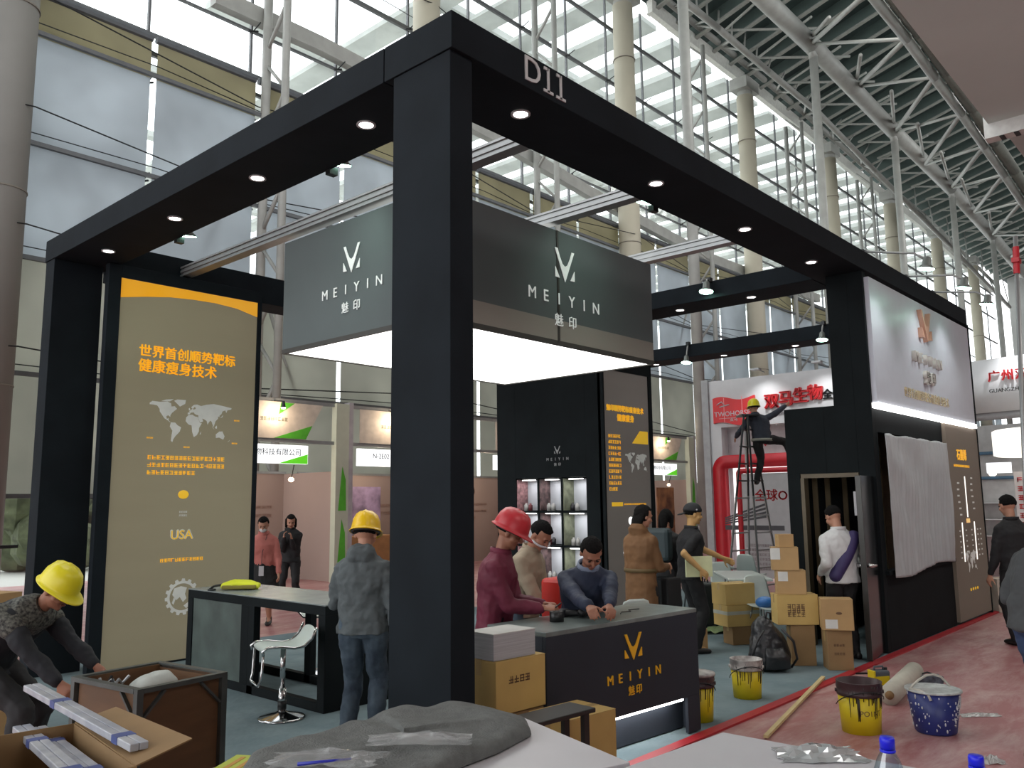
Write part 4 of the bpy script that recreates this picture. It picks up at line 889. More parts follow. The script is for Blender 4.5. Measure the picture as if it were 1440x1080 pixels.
for y in (-cy, cy): cb((-cx + .018, y - .02, chh_ - .025), (cx - .018, y + .02, chh_), 'top_rail', ANG); cb((-cx + .018, y - .02, 0), (cx - .018, y + .02, .03), 'bottom_rail', ANG)
for (x, y, dx, dy) in ((cx, -cy, 0, 1), (-cx, -cy, 1, 0), (cx, cy, 0, -1), (cx, -cy, -1, 0), (-cx, -cy, 0, 1)):
    b = MB(); b.bar((x + dx * .02, y + dy * .02, chh_ - .16), (x + dx * .15, y + dy * .15, chh_ - .03), .012, .03, hint=(dy, dx, 0)); b.build('gusset', ANG, CRT)
b = MB(); b.loft([(V(0, 0, 0), V(1, 0, 0), V(0, 1, 0), .2, .13), (V(0, 0, .1), V(1, 0, 0), V(0, 1, 0), .2, .13), (V(.02, 0, .19), V(1, 0, 0), V(0, 1, 0), .15, .1), (V(.03, 0, .235), V(1, 0, 0), V(0, 1, 0), .08, .05)], 18)
o = remesh(b.build('white_sack', mat('sack_white', (186, 190, 184), .5), loc=(2.3, 4.88, .565), rz=.3), .012, 4, .03, .15); tag(o, 'white plastic wrapped bundle bulging out of the steel framed crate', 'bundle')
b = MB(); b.box((-.2, -.2, .0), (.2, .2, .5)); tag(b.build('packed_carton', CARDD, loc=(2.29, 4.9, .064)), 'carton packed in the steel framed crate under the white bundle', 'box')
for i in range(3): b = MB(); b.path([(-.06, 0, 0), (0, .02, .05), (.03, .05, .02), (.06, .03, .06)], .008); tag(b.build('cable_end', DARKM if i % 2 else ALU, loc=(2.12, 4.86 + i * .05, .75 - i * .005), rz=i * 1.1), '%s metal fitting poking out of the framed crate at its left' % ordn[i], 'fitting')
# dark trunk beam on the floor behind the crate, joining the crate to the table
b = MB(); b.box((-.3, -.02, .62), (.3, .02, .68)); 
# ================================================================== open carton with tubes, left foreground
OC = thing('open_carton', 'large open cardboard carton with spread flaps, bottom left foreground', 'box', (1.40, 3.98, 0), -.12)
w, d, h = .26, .46, .72
for p, q in [((-w, -d, 0), (w, -d + .006, h)), ((-w, d - .006, 0), (w, d, h)), ((-w, -d + .006, 0), (-w + .006, d - .006, h)), ((w - .006, -d + .006, 0), (w, d - .006, h)), ((-w, -d, 0), (w, d, .006))]:
    b = MB(); b.box(p, q); b.build('side', CARDD, OC)
def flapq(a, b_, c, d_, nm='flap'):
    m_ = MB(); m_.quad(V(*a), V(*b_), V(*c), V(*d_)); o = m_.build(nm, CARDD, OC); s = o.modifiers.new('s', 'SOLIDIFY'); s.thickness = .006  # flaps in the darker card, shade painted into the colour
flapq((w, -d, h), (w, d, h), (w + .2, d + .05, h + .03), (w + .24, -d + .05, h + .05)); flapq((-w, d, h), (w, d, h), (w - .02, d + .12, h - .12), (-w, d + .12, h - .12))
flapq((-w, -d, h), (-w, d, h), (-w - .14, d, h - .14), (-w - .14, -d, h - .14)); flapq((-w, -d, h), (w, -d, h), (w, -d - .12, h - .15), (-w, -d - .12, h - .15))
LC = carton('carton', 'closed tan carton at the bottom left corner, beside the open one', (.98, 2.95, 0), .5, .5, .8, .5, CARD)
carton('carton', 'large tan carton behind the crouching man at the left edge', (1.75, 7.3, 0), 1.0, .7, 1.12, .35, CARD)
TUB = mat('tube_wrap', (182, 184, 190), .3, var=.25, scale=9, rgb2=(150, 154, 166)); TUBB = mat('tube_print', (70, 84, 140), .4)
def lamp_tube(p, q, label, r=.021):
    t = thing('lamp_tube_pack', label, 'tubes'); p = Vector(p); q = Vector(q); d = (q - p).normalized(); s = d.cross(V(0, 0, 1)).normalized()
    for k in (-.5, .5): b = MB(); b.bar(p + s * (k * r * 1.9), q + s * (k * r * 1.9), r * 1.8, r * 1.5); b.build('tube_box', TUB, t, bevel=.004)
    L = (q - p).length
    for f in (.3, .86): b = MB(); b.bar(p + d * (L * f), p + d * (L * f + .06), r * 3.9, r * 1.56); b.build('blue_print', TUBB, t)
    return t
pt = lambda px, py, dd: (lambda r: CAMC + r / 1179.67 * dd)(ray(px, py))
lamp_tube(pt(44, 966, 4.45), pt(196, 1050, 3.5), 'white and blue pack of lamp tubes held by the crouching man over the open carton')
lamp_tube(pt(30, 1024, 4.1), pt(110, 1095, 3.3), 'lower pack of lamp tubes standing in the open carton, outer one')
lamp_tube(pt(52, 1026, 4.2), pt(140, 1095, 3.35), 'lower pack of lamp tubes in the open carton, inner one')
# ================================================================== paper pack and cartons left of the counter
t = thing('paper_stack', 'white stack of leaflets wrapped as a block on the upper carton left of the counter', 'paper')
pz = .87; q = onZ(712, 896, .74)
p = onZ(708, 907, pz)
STK = (3.90, 3.62)
t.location = (3.9, 3.62, .824); t.rotation_euler = (0, 0, -.06)
b = MB(); b.box((-.19, -.12, 0), (.16, .12, .15)); b.build('sheets', mat('paper_edges', (168, 168, 170), .6, var=.12, scale=3, stretch=(1, 1, 60)), t)
b = MB(); b.box((-.192, -.122, .15), (.162, .122, .154)); b.build('cover', STICK, t)
carton('carton', 'cardboard carton with stamped print under the white leaflet stack, left of the counter', (3.92, 3.63, .516), .42, .3, .305, -.06, CARDY, ink=True, inkrows=1)
carton('carton', 'brown carton at the bottom of the pile left of the counter, under the stamped one', (3.92, 3.63, .0125), .4, .28, .5, -.06, CARDD)
carton('carton', 'lower cardboard carton beside the counter’s left end, behind the black trolley', (4.13, 3.27, .0125), .42, .32, .5, -.1, CARDY)
t = thing('trolley', 'low black folding trolley frame before the cartons, right of the big post', 'trolley', (3.66, 3.05, 0), -.08)
b = MB(); b.box((-.2, -.1, .59), (.26, .1, .615)); b.build('platform', mat('trolley_black', (34, 30, 28), .5), t, bevel=.005)
for x in (-.15, .2):
    for y in (-.07, .08): b = MB(); b.box((x - .02, y - .015, .0125), (x + .02, y + .015, .59)); b.build('leg', MATS['trolley_black'], t)
# ================================================================== foreground white counters, cloth, bottles
def wcounter(name, label, c, ex, ey, zt, th=.03):
    t = thing(name, label, 'counter'); c = Vector(c); ex = Vector(ex); ey = Vector(ey)
    def blk(u0, u1, v0, v1, z0, z1, n, m=WHITE):
        b = MB(); vs = [c + ex * u + ey * v + V(0, 0, z) for u in (u0, u1) for v in (v0, v1) for z in (z0, z1)]
        b.add(vs, [(0, 1, 3, 2), (4, 6, 7, 5), (0, 4, 5, 1), (2, 3, 7, 6), (0, 2, 6, 4), (1, 5, 7, 3)]); return b.build(n, m, t, bevel=.002)
    blk(0, 1, 0, 1, zt - th, zt, 'top')
    for (u0, u1, v0, v1) in ((.01, .03, .01, .99), (.97, .99, .01, .99), (.03, .97, .01, .04), (.03, .97, .96, .99)): blk(u0, u1, v0, v1, 0, zt - th, 'side_panel')
    return t
wcounter('white_counter', 'white counter in the bottom foreground carrying the grey folded cloth', (2.31, 2.05, 0), (-1.35, .42, 0), (-.19, -.58, 0), 1.0)
wcounter('white_counter', 'white counter in the bottom right foreground with water bottles on it', (2.58, 1.42, 0), (.03, -1.2, 0), (-.72, .05, 0), 1.0)
# grey cloth
cps = [(748, 1036), (742, 1022), (700, 1010), (640, 1004), (580, 1009), (520, 1024), (470, 1040), (420, 1054), (350, 1072), (330, 1110), (430, 1160), (560, 1140), (640, 1085), (700, 1062)]
P0 = [onZ(x, y, 1.0) for x, y in cps]; cen = sum(P0, V(0, 0, 0)) / len(P0)
b = MB(); rings = 9; n = 84; vs = []
for r in range(rings + 1):
    for i in range(n):
        tt = i / n * len(P0); k = int(tt); pp = P0[k].lerp(P0[(k + 1) % len(P0)], tt - k); f = 1 - r / rings
        q = cen + (pp - cen) * (f if r else 1); hh = .004 if r == 0 else .045 + .016 * noise.noise(V(q.x * 7, q.y * 7, 0)) + .012 * noise.noise(V(q.x * 18, q.y * 5, 3))
        if r == 1: q = cen + (pp - cen) * .985
        if r >= 2 and (i * 1.0 / n) < .35 : hh += .015
        vs.append(V(q.x, q.y, 1.001 + hh))
b.add(vs, [(r * n + i, r * n + (i + 1) % n, (r + 1) * n + (i + 1) % n, (r + 1) * n + i) for r in range(rings) for i in range(n)])
o = b.build('grey_cloth', mat('grey_felt', (98, 100, 98), .9, var=.12, scale=30, bump=.3), None, True); o.modifiers.new('sub', 'SUBSURF').levels = 1
tag(o, 'folded dark grey felt cloth covered by crinkled film on the foreground white counter', 'cloth')
for i, (px, py, w, d, lab) in enumerate([(590, 1042, .3, .12, 'middle'), (460, 1070, .3, .14, 'left')]):
    crumple('film_wrap', 'crinkled clear plastic film on the grey cloth, %s piece' % lab, onZ(px, py, 1.06), w, d, .03, mat('shiny_film', (190, 192, 192), .12, var=.1, alpha=.2, spec=1), 11 + i, 1.062)
crumple('film_sheet', 'shiny clear film sheet crumpled on the right foreground counter', onZ(1150, 1062, 1.0), .24, .16, .03, mat('clear_sheet', (210, 214, 214), .06, metal=.4, alpha=.7), 22, 1.001)
b = MB(); b.box((-.14, -.08, 0), (.14, .08, .006)); b.m = 0
t = thing('green_packet', 'yellow green printed packet at the bottom edge beside the crate', 'packet', onZ(340, 1084, 1.0) , .55)
t.location.z = 1.001
b = MB(); b.box((-.1, -.07, 0), (.1, .07, .012)); b.build('packet', mat('packet_green', (176, 190, 60), .4, var=.05), t); 
for i in range(3): b = MB(); b.box((-.08, -.04 + i * .035, .012), (.08, -.025 + i * .035, .013)); b.build('print', mat('packet_orange', (190, 140, 60), .5), t)
b = MB(); b.path([(0, 0, .008), (.14, 0, .008)], [.005, .003], 8); t = thing('pen', 'blue and white pen on the foreground counter at the bottom edge', 'pen', onZ(418, 1082, 1.06), FC + .3); t.location.z = 1.065; b.build('barrel', mat('pen_blue', (30, 40, 170), .3), t, True)
b = MB(); b.tube((.14, 0, .008), (.16, 0, .008), .003, .001); b.build('tip', WHITE, t)
CLR = mat_glass('bottle_plastic', (225, 235, 240), .22, .08)
for i, (px, zz, lab) in enumerate(((1247, 1.242, 'clear water bottle with blue cap, the left one on the foreground counter'), (1372, 1.205, 'clear water bottle with blue cap, the right one at the bottom edge'))):
    py = (1036, 1062)[i]; p = onZ(px, py, zz); t = thing('water_bottle', lab, 'bottle', (p.x, p.y, zz - .235 if False else 1.001), 0); s = (zz - 1.001) / .235
    prof = [(0, 0), (.028, 0), (.032, .006), (.032, .05), (.029, .06), (.032, .07), (.032, .15), (.03, .165), (.022, .19), (.013, .207), (.013, .213)]
    b = MB(); b.lathe([(r * 1.05, z * s) for r, z in prof], n=28); b.build('bottle_body', CLR, t, True)
    b = MB(); b.lathe([(.0345, .075 * s), (.0345, .14 * s)], n=28); b.build('blue_label', mat('label_blue', (40, 60, 170), .4), t, True)
    b = MB(); b.lathe([(.0, .235 * s), (.014, .235 * s), (.0155, .23 * s), (.0155, .212 * s), (.014, .212 * s)], n=24); b.build('cap', mat('cap_blue', (20, 30, 215), .35), t, True)
    b = MB(); b.lathe([(.0158, .21 * s), (.0165, .208 * s), (.0158, .205 * s)], n=24); b.build('neck_ring', MATS['cap_blue'], t, True)
# ================================================================== people
SKIN = mat('skin', (176, 128, 104), .55, var=.05, scale=10); SKIND = mat('skin_tan', (150, 102, 80), .55, var=.05, scale=10)
HAIR = mat('black_hair', (18, 16, 15), .9, var=.4, scale=60, bump=.8, spec=.2); EYE = mat('eye_dark', (22, 18, 18), .2); LIP = mat('lips', (140, 82, 74), .5)
def ik(s, t, l1, l2, hint):
    s = Vector(s); t = Vector(t); d = t - s; L = d.length; mx = (l1 + l2) * .995
    if L > mx: t = s + d * (mx / L); L = mx; d = t - s
    d.normalize(); a = (l1 * l1 - l2 * l2 + L * L) / (2 * L); h = math.sqrt(max(0, l1 * l1 - a * a))
    hv = Vector(hint); hv = hv - d * hv.dot(d); hv.normalize()
    return s + d * a + hv * h, t
def hand(b, w, d, up, side, curl=.5, k=1.0):
    # w wrist, d direction of fingers, up = back of hand normal, side=+1 thumb on +x side of (d x up)
    d = d.normalized(); up = (up - d * up.dot(d)).normalized(); x = d.cross(up) * side
    b.loft([(w - d * .015 * k, x, up, .024 * k, .019 * k), (w + d * .02 * k, x, up, .030 * k, .018 * k), (w + d * .06 * k, x, up, .040 * k, .016 * k), (w + d * .088 * k, x, up, .039 * k, .013 * k)], 12)
    for i, (o, L) in enumerate(((.031, .068), (.0105, .078), (-.0105, .072), (-.031, .055))):
        p = w + d * .082 * k + x * o * k; dd = d.copy(); dd = (dd + x * (o * 1.5)).normalized(); cu = curl * (1 + .12 * i)
        for s_, r0, r1 in ((.42, .0092, .0085), (.32, .0085, .008), (.26, .008, .0068)):
            dd = (dd * math.cos(cu * .75) - up * math.sin(cu * .75)).normalized(); q = p + dd * L * s_ * k
            b.cap(p, q, r0 * k, r1 * k, 8); p = q
    p = w + d * .025 * k + x * .026 * k; dd = (d * .7 + x * .75 - up * .3).normalized()
    for s_, r0, r1 in ((.036, .013, .0115), (.03, .011, .0098), (.024, .0098, .008)):
        q = p + dd * s_ * k; b.cap(p, q, r0 * k, r1 * k, 8); p = q; dd = (dd + d * .25 - up * .35 * curl).normalized()
def hat_shell(F, c, m, root, k=1.0, name='hard_hat'):
    b = MB(); n = 40; prof = [(0, .0), (.25, .02), (.5, .08), (.75, .24), (.92, .55), (1.0, .98), (1.0, 1.06)]; R0x, R0y, Hh = .112 * k, .138 * k, .135 * k
    vs = []; ring = []
    def P(a, f, z, ext=0): return c + F @ V(math.cos(a) * (R0x * f + ext), math.sin(a) * (R0y * f + ext), z)
    rings = []
    for f, t in prof:
        rr = []
        for i in range(n):
            a = 2 * PI * i / n; z = Hh * (1 - t); x = math.cos(a) * f
            rb = .008 * k * max(0, 1 - abs(x) / .16) if f < .93 else 0
            rb += .004 * k * max(0, 1 - abs(abs(x) - .42) / .1) if f < .93 else 0
            rr.append(P(a, f, z + rb))
        rings.append(rr)
    for e, dz in ((.012, -.012), (.016, -.016), (.014, -.022)):
        rr = []
        for i in range(n):
            a = 2 * PI * i / n; fr = max(0, math.sin(a)) ** 3; rr.append(P(a, 1.0, -.008 + dz - fr * .012, e + fr * .042 * k))
        rings.append(rr)
    vs = [v for r in rings for v in r]; fs = [(j * n + i, (j + 1) * n + i, (j + 1) * n + (i + 1) % n, j * n + (i + 1) % n) for j in range(len(rings) - 1) for i in range(n)]
    b.add(vs, fs); o = b.build(name, m, root, True); s = o.modifiers.new('s', 'SOLIDIFY'); s.thickness = .004; s.offset = -1
    b = MB(); b.path([P(2 * PI * i / 20, .93, -.03 + .0 * i) for i in range(21)], .008, 6); b.build('hat_band', mat('hat_strap', (52, 44, 44), .6), o, True)
    return o
def person(label, loc, rz, H=1.7, lean=0.0, side=0.0, head=(0, 0), hl=None, hr=None, fl=(-.1, 0, 0), fr=(.1, .02, 0), pelvis=None, top=None, bottom=None, shoes=None, hat=None, hair='short', skin=None,
           coat=0, skirt=False, short=False, wide=1.0, vox=.009, curl=.5, hood=False, elbow=(0, -1, -.35), knee=(0, 1, 0), group=None, fold=.035, handdir=None, mask=False, collar=None, sleeve_end=.97):
    k = H / 1.7; skin = skin or SKIN
    root = thing('person', label, 'person', loc, rz, group)
    X = V(1, 0, 0); pel = Vector(pelvis) * 1.0 if pelvis else V(0, 0, .9 * k)
    def spine(t):                                            # t 0..1 from pelvis to neck base, bending forward
        a = lean * min(1, .35 + t * .9); return a
    pts = []; p = pel.copy(); N = 6; L = .5 * k
    fr_ = []
    for i in range(N + 1):
        a = spine(i / N); up = V(math.sin(side) * .9 * (i / N), math.sin(a), math.cos(a)).normalized(); f = V(0, math.cos(a), -math.sin(a))
        fr_.append((p.copy(), up, f)); p = p + up * (L / N)
    neck, nup, nf = fr_[-1]
    prof = [(.155, .105), (.145, .1), (.14, .098), (.155, .108), (.168, .112), (.165, .095), (.075, .062)]
    def torso(b, g, gz, ext=0, hemdrop=0, n=18):
        R = []
        if hemdrop:
            c, u, f = fr_[0]; R.append((c - V(0, 0, hemdrop), X, V(0, 1, 0), (.165 * wide + g) * k, (.12 + g + .01) * k))
        else: c, u, f = fr_[0]; R.append((c - u * .06, X, f, (.12 * wide + g) * k, (.09 + g) * k))
        for i, (c, u, f) in enumerate(fr_):
            a, d_ = prof[i]; gg = g + (gz if 0 < i < 5 else 0)
            if i == 6: c = c - u * .005
            R.append((c, X, f, (a * wide + gg * (1 if i < 6 else .6)) * k, (d_ + gg * (1 if i < 6 else .6)) * k))
        b.loft(R, n)
    sh = []; c5, u5, f5 = fr_[5]
    for s in (-1, 1): sh.append(c5 + X * (s * (.158 * wide) * k) - u5 * .028 * k)
    d = V(0, 1, 0)
    defl = V(-.24 * k, .04, .80 * k); defr = V(.24 * k, .04, .80 * k)
    tg = [Vector(hl) if hl else defl, Vector(hr) if hr else defr]
    arms = []
    for i in (0, 1):
        e, w = ik(sh[i], tg[i], .285 * k, .25 * k, V((-1, 1)[i] * .35 + elbow[0], elbow[1], elbow[2])); arms.append((sh[i], e, w))
    hips = [pel + X * (s * .088 * k) - V(0, 0, .03) for s in (-1, 1)]
    legs = []
    for i, ft in enumerate((fl, fr)):
        an = Vector(ft) + V(0, -.03, .085 * k); kn, an2 = ik(hips[i], an, .415 * k, .405 * k, Vector(knee)); legs.append((hips[i], kn, an2))
    # head frame
    hp, hy = head; upn = (nup * .75 + V(0, .12, .5)).normalized()
    Rm = Matrix.Rotation(hy, 3, 'Z') @ Matrix.Rotation(-hp, 3, 'X'); hu = Rm @ V(0, 0, 1); F = Rm * k
    nb = neck - nup * .03; hc = neck + nup * .035 * k + hu * .118 * k + (F @ V(0, .012, 0))
    # body: one continuous surface
    b = MB(); torso(b, -.012, 0)
    b.cap(nb, hc - (F @ V(0, .02, .05)), .052 * k, .05 * k, 12)
    b.ball(hc + F @ V(0, -.012, .028), (.077, .095, .09), F, 16, 10); b.ball(hc + F @ V(0, .022, -.035), (.060, .066, .078), F, 14, 8)
    b.ball(hc + F @ V(0, .066, -.088), (.024, .02, .02), F, 8, 6); b.cap(hc + F @ V(0, .086, .012), hc + F @ V(0, .104, -.024), .0085 * k, .014 * k, 8); b.cap(hc + F @ V(-.034, .078, .026), hc + F @ V(.034, .078, .026), .013 * k, .013 * k, 8)
    for s in (-1, 1): b.ball(hc + F @ V(s * .078, -.008, -.008), (.010, .02, .032), F, 8, 6); b.cap(hc + F @ V(s * .05, .045, -.03), hc + F @ V(s * .035, .07, -.03), .024 * k, .02 * k, 8)
    for i, (s_, e, w) in enumerate(arms):
        b.cap(s_, s_.lerp(e, .5), .052 * k, .046 * k, 10); b.cap(s_.lerp(e, .5), e, .046 * k, .04 * k, 10); b.cap(e, e.lerp(w, .4), .04 * k, .038 * k, 10); b.cap(e.lerp(w, .4), w, .038 * k, .026 * k, 10)
        sd = (-1, 1)[i]; fd = (w - e).normalized(); u_ = V(sd * .9, 0, .3) if handdir is None else Vector(handdir[1])
        if handdir: fd = (fd * .4 + Vector(handdir[0])).normalized()
        hand(b, w, fd, u_ if handdir is None else V(u_.x * sd, u_.y, u_.z), (1 if u_.z * 0 + 1 else 1) * (sd if handdir is None else -sd), curl, k)
    for (h_, kn, an) in legs:
        b.cap(h_, h_.lerp(kn, .5), .085 * k, .072 * k, 12); b.cap(h_.lerp(kn, .5), kn, .072 * k, .054 * k, 12); b.cap(kn, kn.lerp(an, .35), .054 * k, .056 * k, 12); b.cap(kn.lerp(an, .35), an, .056 * k, .036 * k, 12); b.cap(an, an + V(0, .12 * k, -.045 * k), .036 * k, .026 * k, 10)
    remesh(b.build('body', skin, root), vox, 2)
    for s in (-1, 1):
        b = MB(); b.ball(hc + F @ V(s * .031, .086, .006), (.012, .006, .0065), F, 10, 6); b.build('eye', EYE, root, True)
        b = MB(); b.cap(hc + F @ V(s * .018, .093, .028), hc + F @ V(s * .045, .084, .028), .0042 * k, .003 * k, 6); b.build('eyebrow', HAIR, root, True)
    if mask: b = MB(); b.ball(hc + F @ V(0, .05, -.05), (.058, .062, .045), F, 14, 8); b.build('face_mask', mat('mask_white', (205, 205, 205), .6), root, True)
    else: b = MB(); b.ball(hc + F @ V(0, .089, -.055), (.024, .008, .007), F, 10, 6); b.build('mouth', LIP, root, True)
    # hair
    if hair != 'none':
        def hf(dv):
            fy = dv.y; low = -.05 if hair == 'short' else -.75
            v = 1.0
            if fy > .28 and dv.z < .58: v = .8
            if dv.z < (-.38 if hair == 'short' else -.95): v = .78
            if hair == 'short' and fy > -.1 and dv.z < -.05 and abs(dv.x) > .3: v = .82
            return v + .05 * noise.noise(dv * 6) + .05 * noise.noise(dv * 16)
        b = MB(); b.ball(hc + F @ V(0, -.012, .028), (.087, .107, .1), F, 32, 20, hf)
        if hair == 'long':
            b.loft([(hc + F @ V(0, -.05, .03), F @ V(1, 0, 0) / k, F @ V(0, 1, 0) / k, .088 * k, .05 * k), (hc + F @ V(0, -.065, -.06), F @ V(1, 0, 0) / k, F @ V(0, 1, 0) / k, .095 * k, .05 * k), (hc + F @ V(0, -.07, -.15), F @ V(1, 0, 0) / k, F @ V(0, 1, 0) / k, .08 * k, .04 * k), (hc + F @ V(0, -.075, -.21), F @ V(1, 0, 0) / k, F @ V(0, 1, 0) / k, .04 * k, .02 * k)], 16)
        if hair == 'bob':
            for s in (-1, 1): b.cap(hc + F @ V(s * .075, -.01, .03), hc + F @ V(s * .08, .0, -.1), .03 * k, .024 * k, 10)
            b.cap(hc + F @ V(0, -.08, 0), hc + F @ V(0, -.07, -.1), .06 * k, .045 * k, 12)
        if hair == 'tail': b.cap(hc + F @ V(0, -.1, .03), hc + F @ V(0, -.15, -.1), .03 * k, .018 * k, 10)
        b.build('hair', HAIR, root, True)
    if hat and hat[0] == 'helmet': hat_shell(Matrix.Rotation(hy, 3, 'Z') @ Matrix.Rotation(-hp + hat[2] if len(hat) > 2 else -hp, 3, 'X'), hc + F @ V(0, -.008, .045), hat[1], root, k)
    if hat and hat[0] == 'cap':            # cap worn backwards
        b = MB(); b.ball(hc + F @ V(0, -.012, .045), (.091, .112, .098), F, 24, 14, lambda dv: 1.0 if dv.z > -.12 else .8); o = b.build('cap', hat[1], root, True)
        b = MB(); b.ball(hc + F @ V(0, -.135, .0), (.06, .06, .01), F @ Matrix.Rotation(.35, 3, 'X'), 16, 6); b.build('cap_peak', hat[1], o, True)
        b = MB(); b.ball(hc + F @ V(0.09, 0.01, .06), (.004, .01, .01), F, 8, 6); b.build('cap_badge', WHITE, o, True)
    # trousers
    if not skirt:
        b = MB(); c, u, f = fr_[0]; b.loft([(c - V(0, 0, .11 * k), X, V(0, 1, 0), .15 * k * wide, .1 * k), (c, X, V(0, 1, 0), .172 * k * wide, .12 * k), (c + u * .09, X, f, .158 * k * wide, .115 * k)], 16)
        for (h_, kn, an) in legs:
            b.cap(h_, h_.lerp(kn, .5), .1 * k, .088 * k, 12); b.cap(h_.lerp(kn, .5), kn, .088 * k, .072 * k, 12); b.cap(kn, kn.lerp(an, .5), .072 * k, .07 * k, 12); b.cap(kn.lerp(an, .5), an + V(0, .01, -.01), .07 * k, .06 * k, 12)
        remesh(b.build('trousers', bottom, root), vox * 1.15, 3, min(fold, .035), .11)
    else:
        b = MB(); c, u, f = fr_[0]; b.loft([(c + u * .1, X, V(0, 1, 0), .145 * k, .11 * k), (c, X, V(0, 1, 0), .18 * k, .14 * k), (c - V(0, 0, .28), X, V(0, 1, 0), .25 * k, .19 * k), (c - V(0, 0, .45), X, V(0, 1, 0), .27 * k, .2 * k)], 20)
        remesh(b.build('skirt', bottom, root), vox * 1.15, 2, fold, .08)
    # shoes
    for (h_, kn, an), ft in zip(legs, (fl, fr)):
        b = MB(); a0 = Vector(an) - V(0, 0, .085 * k); b.loft([(a0 + V(0, -.07, .035) * k, X, V(0, 0, 1), .03 * k, .034 * k), (a0 + V(0, -.04, .042) * k, X, V(0, 0, 1), .042 * k, .042 * k), (a0 + V(0, .05, .04) * k, X, V(0, 0, 1), .046 * k, .04 * k), (a0 + V(0, .13, .03) * k, X, V(0, 0, 1), .05 * k, .03 * k), (a0 + V(0, .18, .024) * k, X, V(0, 0, 1), .036 * k, .022 * k)], 14)
        b.cap(an + V(0, 0, -.03), an + V(0, 0, .02), .045 * k, .045 * k, 10); o = remesh(b.build('shoe', shoes or mat('shoe_black', (32, 30, 30), .5), root), .01, 2)
    # top garment
    g = .022
    b = MB()
    if coat: torso(b, g + .01, .012, hemdrop=coat)
    else: torso(b, g, .014, hemdrop=.085 * k)
    for i, (s_, e, w) in enumerate(arms):
        b.cap(s_, s_.lerp(e, .5), .066 * k, .061 * k, 12); b.cap(s_ + nup * .012, neck - nup * .01, .05 * k, .05 * k, 12)
        if short: b.cap(s_.lerp(e, .5), s_.lerp(e, .75), .062 * k, .062 * k, 12)
        else: b.cap(s_.lerp(e, .5), e, .064 * k, .056 * k, 12); b.cap(e, e.lerp(w, .5), .057 * k, .052 * k, 12); b.cap(e.lerp(w, .5), e.lerp(w, sleeve_end - .06), .052 * k, .04 * k, 12)
    if hood: b.loft([(neck - nup * .05 + nf * -.02, X, nf, .12 * k, .1 * k), (neck + nup * .02 - nf * .06, X, nf, .11 * k, .085 * k), (neck + nup * .07 - nf * .07, X, nf, .075 * k, .05 * k)], 16)
    o = remesh(b.build('jacket', top, root), vox * 1.1, 3, fold, .12)
    b = MB(); cc = collar or top; b.loft([(neck - nup * .02, X, nf, .078 * k, .07 * k), (neck + nup * .024 - nf * .008, X, nf, .072 * k, .066 * k)], 18, False)
    q = b.build('collar', cc, o, True); s = q.modifiers.new('s', 'SOLIDIFY'); s.thickness = .012; s.offset = 1
    root['_'] = 0; del root['_']
    return dict(root=root, jacket=o, head=hc, F=F, neck=neck, nup=nup, nf=nf, arms=arms, legs=legs, pel=pel, fr=fr_)
YHAT = mat('helmet_yellow', (232, 188, 24), .3, var=.04); LHAT = mat('helmet_lemon', (226, 214, 36), .35, var=.04); RHAT = mat('helmet_red', (184, 44, 52), .35, var=.1)
DEN = mat('denim_grey', (82, 88, 90), .9, var=.15, scale=6, bump=.2); JEAN = mat('jeans_blue', (44, 56, 70), .9, rgb2=(78, 92, 104), scale=7, bump=.2)
MAR = mat('maroon_jacket', (100, 26, 50), .7, var=.15); BEI = mat('beige_jacket', (150, 136, 116), .8, var=.1); NAV = mat('navy_jacket', (32, 40, 62), .7, var=.15); BLKC = mat('black_cloth', (24, 24, 26), .8, var=.15)
KHA = mat('brown_coat', (104, 72, 42), .8, var=.1); PNK = mat('pink_blouse', (178, 104, 96), .8, var=.06); WHJ = mat('white_jacket', (196, 196, 196), .7, var=.05); PUR = mat('purple_trim', (52, 42, 88), .6); GRJ = mat('dark_grey_jacket', (66, 68, 70), .85, var=.1)
GZ = .0125
# 1 man in grey denim jacket, back to the camera
p = dep(512, 6.3, GZ)
person('man in grey denim jacket and yellow hard hat, back turned, by the high table', p, face(8), 1.66, lean=.05, head=(.25, .05), hl=(-.2, .32, .98), hr=(.27, .05, .78), top=DEN, bottom=JEAN, hat=('helmet', YHAT, 0), wide=1.06, vox=.008, hood=True, fold=.06, group=None)
# 2 red hard hat man behind the counter
p = dep(694, 6.2, GZ); A = person('man in maroon jacket and red hard hat standing behind the counter, hands together', p, face(102), 1.68, lean=.16, head=(.45, .1), hl=(-.06, .36, 1.0), hr=(.06, .37, .99), top=MAR, bottom=BLKC, hat=('helmet', RHAT, 0), skin=SKIND, vox=.008, wide=1.08, curl=1.0, handdir=((.0, 1, 0), (.4, 0, .9)))
b = MB(); b.path([A['arms'][1][2] + V(.0, .08, .0), A['arms'][1][2] + V(-.05, .12, .03)], .006); b.build('held_cable', DARKM, A['root'])
# 3 beige jacket man
p = dep(731, 7.1, GZ); A = person('man in beige jacket with a white headband strap, standing behind the maroon jacket man', p, face(120), 1.66, lean=.32, head=(.75, -.2), hl=(-.1, .32, 1.02), hr=(.1, .36, .78), top=BEI, bottom=JEAN, skin=SKIND, vox=.009, hair='short')
b = MB(); F = A['F']; b.path([A['head'] + F @ V(math.cos(a) * .088, math.sin(a) * .1 + .01, -.03 - .01 * math.cos(a)) for a in [i * PI / 10 for i in range(11)]], .009, 6); b.build('white_strap', WHITE, A['root'], True)
